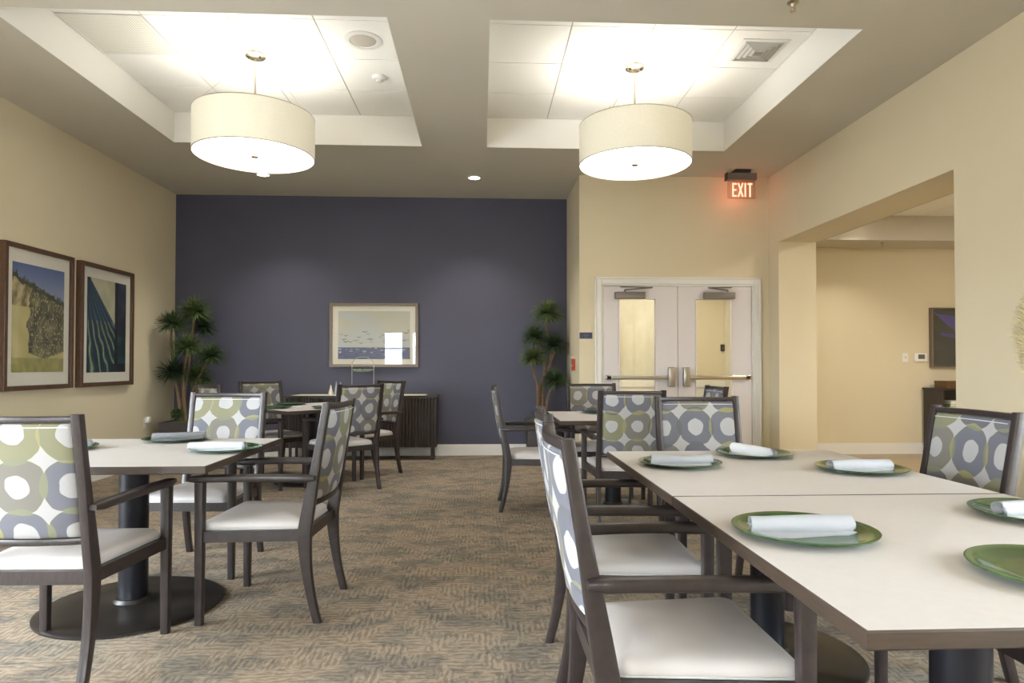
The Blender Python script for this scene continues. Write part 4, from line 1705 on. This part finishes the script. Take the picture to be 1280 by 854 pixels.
# ------------------------------------------------------------------ cabinet in the side room
t = thing('bookcase', (6.55, 8.28, 0), 0, 'dark open bookcase against the side room wall under the violet picture', 'bookcase')
bx, by_, bz = 0.64, 0.18, 0.89
for s in (-1, 1):
    bm = BM()
    box(bm, s * bx - (0.03 if s > 0 else 0), s * bx + (0.03 if s < 0 else 0), -by_, by_, 0, bz - 0.025, 0.002, 1)
    finish('side_panel', bm, M['espresso'], t, smooth=False)
bm = BM()
box(bm, -bx - 0.02, bx + 0.02, -by_ - 0.015, by_, bz - 0.025, bz, 0.003, 1)
finish('top', bm, M['espresso'], t, smooth=False)
bm = BM()
box(bm, -bx + 0.03, bx - 0.03, by_ - 0.012, by_, 0.05, bz - 0.025)
finish('back_panel', bm, M['espresso'], t, smooth=False)
for z in (0.06, 0.34, 0.60):
    bm = BM()
    box(bm, -bx + 0.03, bx - 0.03, -by_ + 0.01, by_ - 0.012, z, z + 0.02)
    finish('shelf', bm, M['espresso'], t, smooth=False)
# books lying on the top shelf, a wooden box on top
zc = 0.62
for k, (h, mt, lab) in enumerate(((0.035, 'book_green', 'green book at the bottom of the pile on the top bookcase shelf'),
                                  (0.03, 'book_green', 'green book in the middle of the pile on the top bookcase shelf'),
                                  (0.04, 'paper', 'white book topmost of the pile on the top bookcase shelf'))):
    zc += 0.0006
    bm = BM()
    box(bm, -0.14, 0.14, -0.105, 0.105, 0, 0.003)
    box(bm, -0.14, 0.14, -0.105, 0.105, h - 0.003, h)
    box(bm, -0.14, -0.137, -0.105, 0.105, 0.003, h - 0.003)
    r = finish('book', bm, M[mt], smooth=False)
    r.location = (6.17 + 0.01 * k, 8.24, zc)
    tag(r, lab, 'book', 'books on the bookcase')
    bm = BM()
    box(bm, -0.136, 0.136, -0.10, 0.10, 0.003, h - 0.003)
    finish('pages', bm, M['paper'], r, smooth=False)
    zc += h
bm = BM()
box(bm, 0, 0.36, -0.12, 0.12, 0, 0.075, 0.002, 1)
o = finish('wooden_box', bm, M['box_wood'], smooth=False)
o.location = (6.02, 8.28, bz + 0.0003)
tag(o, 'chestnut wooden box lying on top of the dark bookcase', 'box')
bm = BM()
box(bm, -0.003, 0.363, -0.123, 0.123, 0.076, 0.092, 0.002, 1)
finish('lid', bm, M['box_wood'], o, smooth=False)

# ------------------------------------------------------------------ dried plumes in a floor vase at the right wall
vx_, vy_ = 3.17, 3.48
bm = BM()
lathe(bm, [(0.001, 0), (0.10, 0), (0.115, 0.02), (0.15, 0.25), (0.155, 0.45), (0.12, 0.68), (0.07, 0.82), (0.075, 0.88), (0.062, 0.88), (0.055, 0.80), (0.001, 0.78)], 40)
o = finish('floor_vase', bm, M['vase'])
o.location = (vx_, vy_, 0)
tag(o, 'tall tan floor vase by the right wall just outside the photo', 'vase')
rp = random.Random(11)
for k, (dx, dy, top, lab) in enumerate(((-0.15, -0.03, 1.58, 'pale dried grass plume leaning left at the right edge of the photo'),
                                        (-0.02, 0.06, 1.72, 'pale dried grass plume standing upright out of the floor vase'),
                                        (0.06, -0.06, 1.64, 'pale dried grass plume leaning to the right wall'))):
    tp = bpy.data.objects.new('dried_plume', None)
    COL.objects.link(tp)
    tp.location = (vx_, vy_, 0)
    tag(tp, lab, 'dried plant', 'dried plumes in the floor vase')
    p0, p1 = Vector((dx * 0.15, dy * 0.15, 0.80)), Vector((dx, dy, top - 0.45))
    bm = BM()
    tube(bm, [p0, (p0 + p1) / 2, p1, Vector((dx * 1.15, dy * 1.15, top - 0.05))], 0.003, 6)
    finish('stalk', bm, M['bark'], tp)
    bm = BM()
    for q in range(1100):
        u = rp.random()
        c = Vector((dx * (1 + 0.15 * u), dy * (1 + 0.15 * u), top - 0.45 + 0.43 * u))
        rr = 0.088 * math.sin(PI * (0.12 + 0.84 * u)) ** 0.7
        a = rp.uniform(0, 2 * PI)
        d = Vector((math.cos(a), math.sin(a), rp.uniform(0.2, 0.9)))
        e = c + d * rr * rp.uniform(0.6, 1.1)
        sd = Vector((-math.sin(a), math.cos(a), 0)) * 0.0035
        mid = (c + e) / 2 + Vector((0, 0, 0.01))
        lo = Vector((0, 0, 0.0015))
        loft(bm, [[c - sd * 0.4, c - lo, c + sd * 0.4, c + lo], [mid - sd, mid - lo, mid + sd, mid + lo], [e - sd * 0.3, e - lo * 0.3, e + sd * 0.3, e + lo * 0.3]])
    finish('plume', bm, M['plume'], tp, smooth=False)
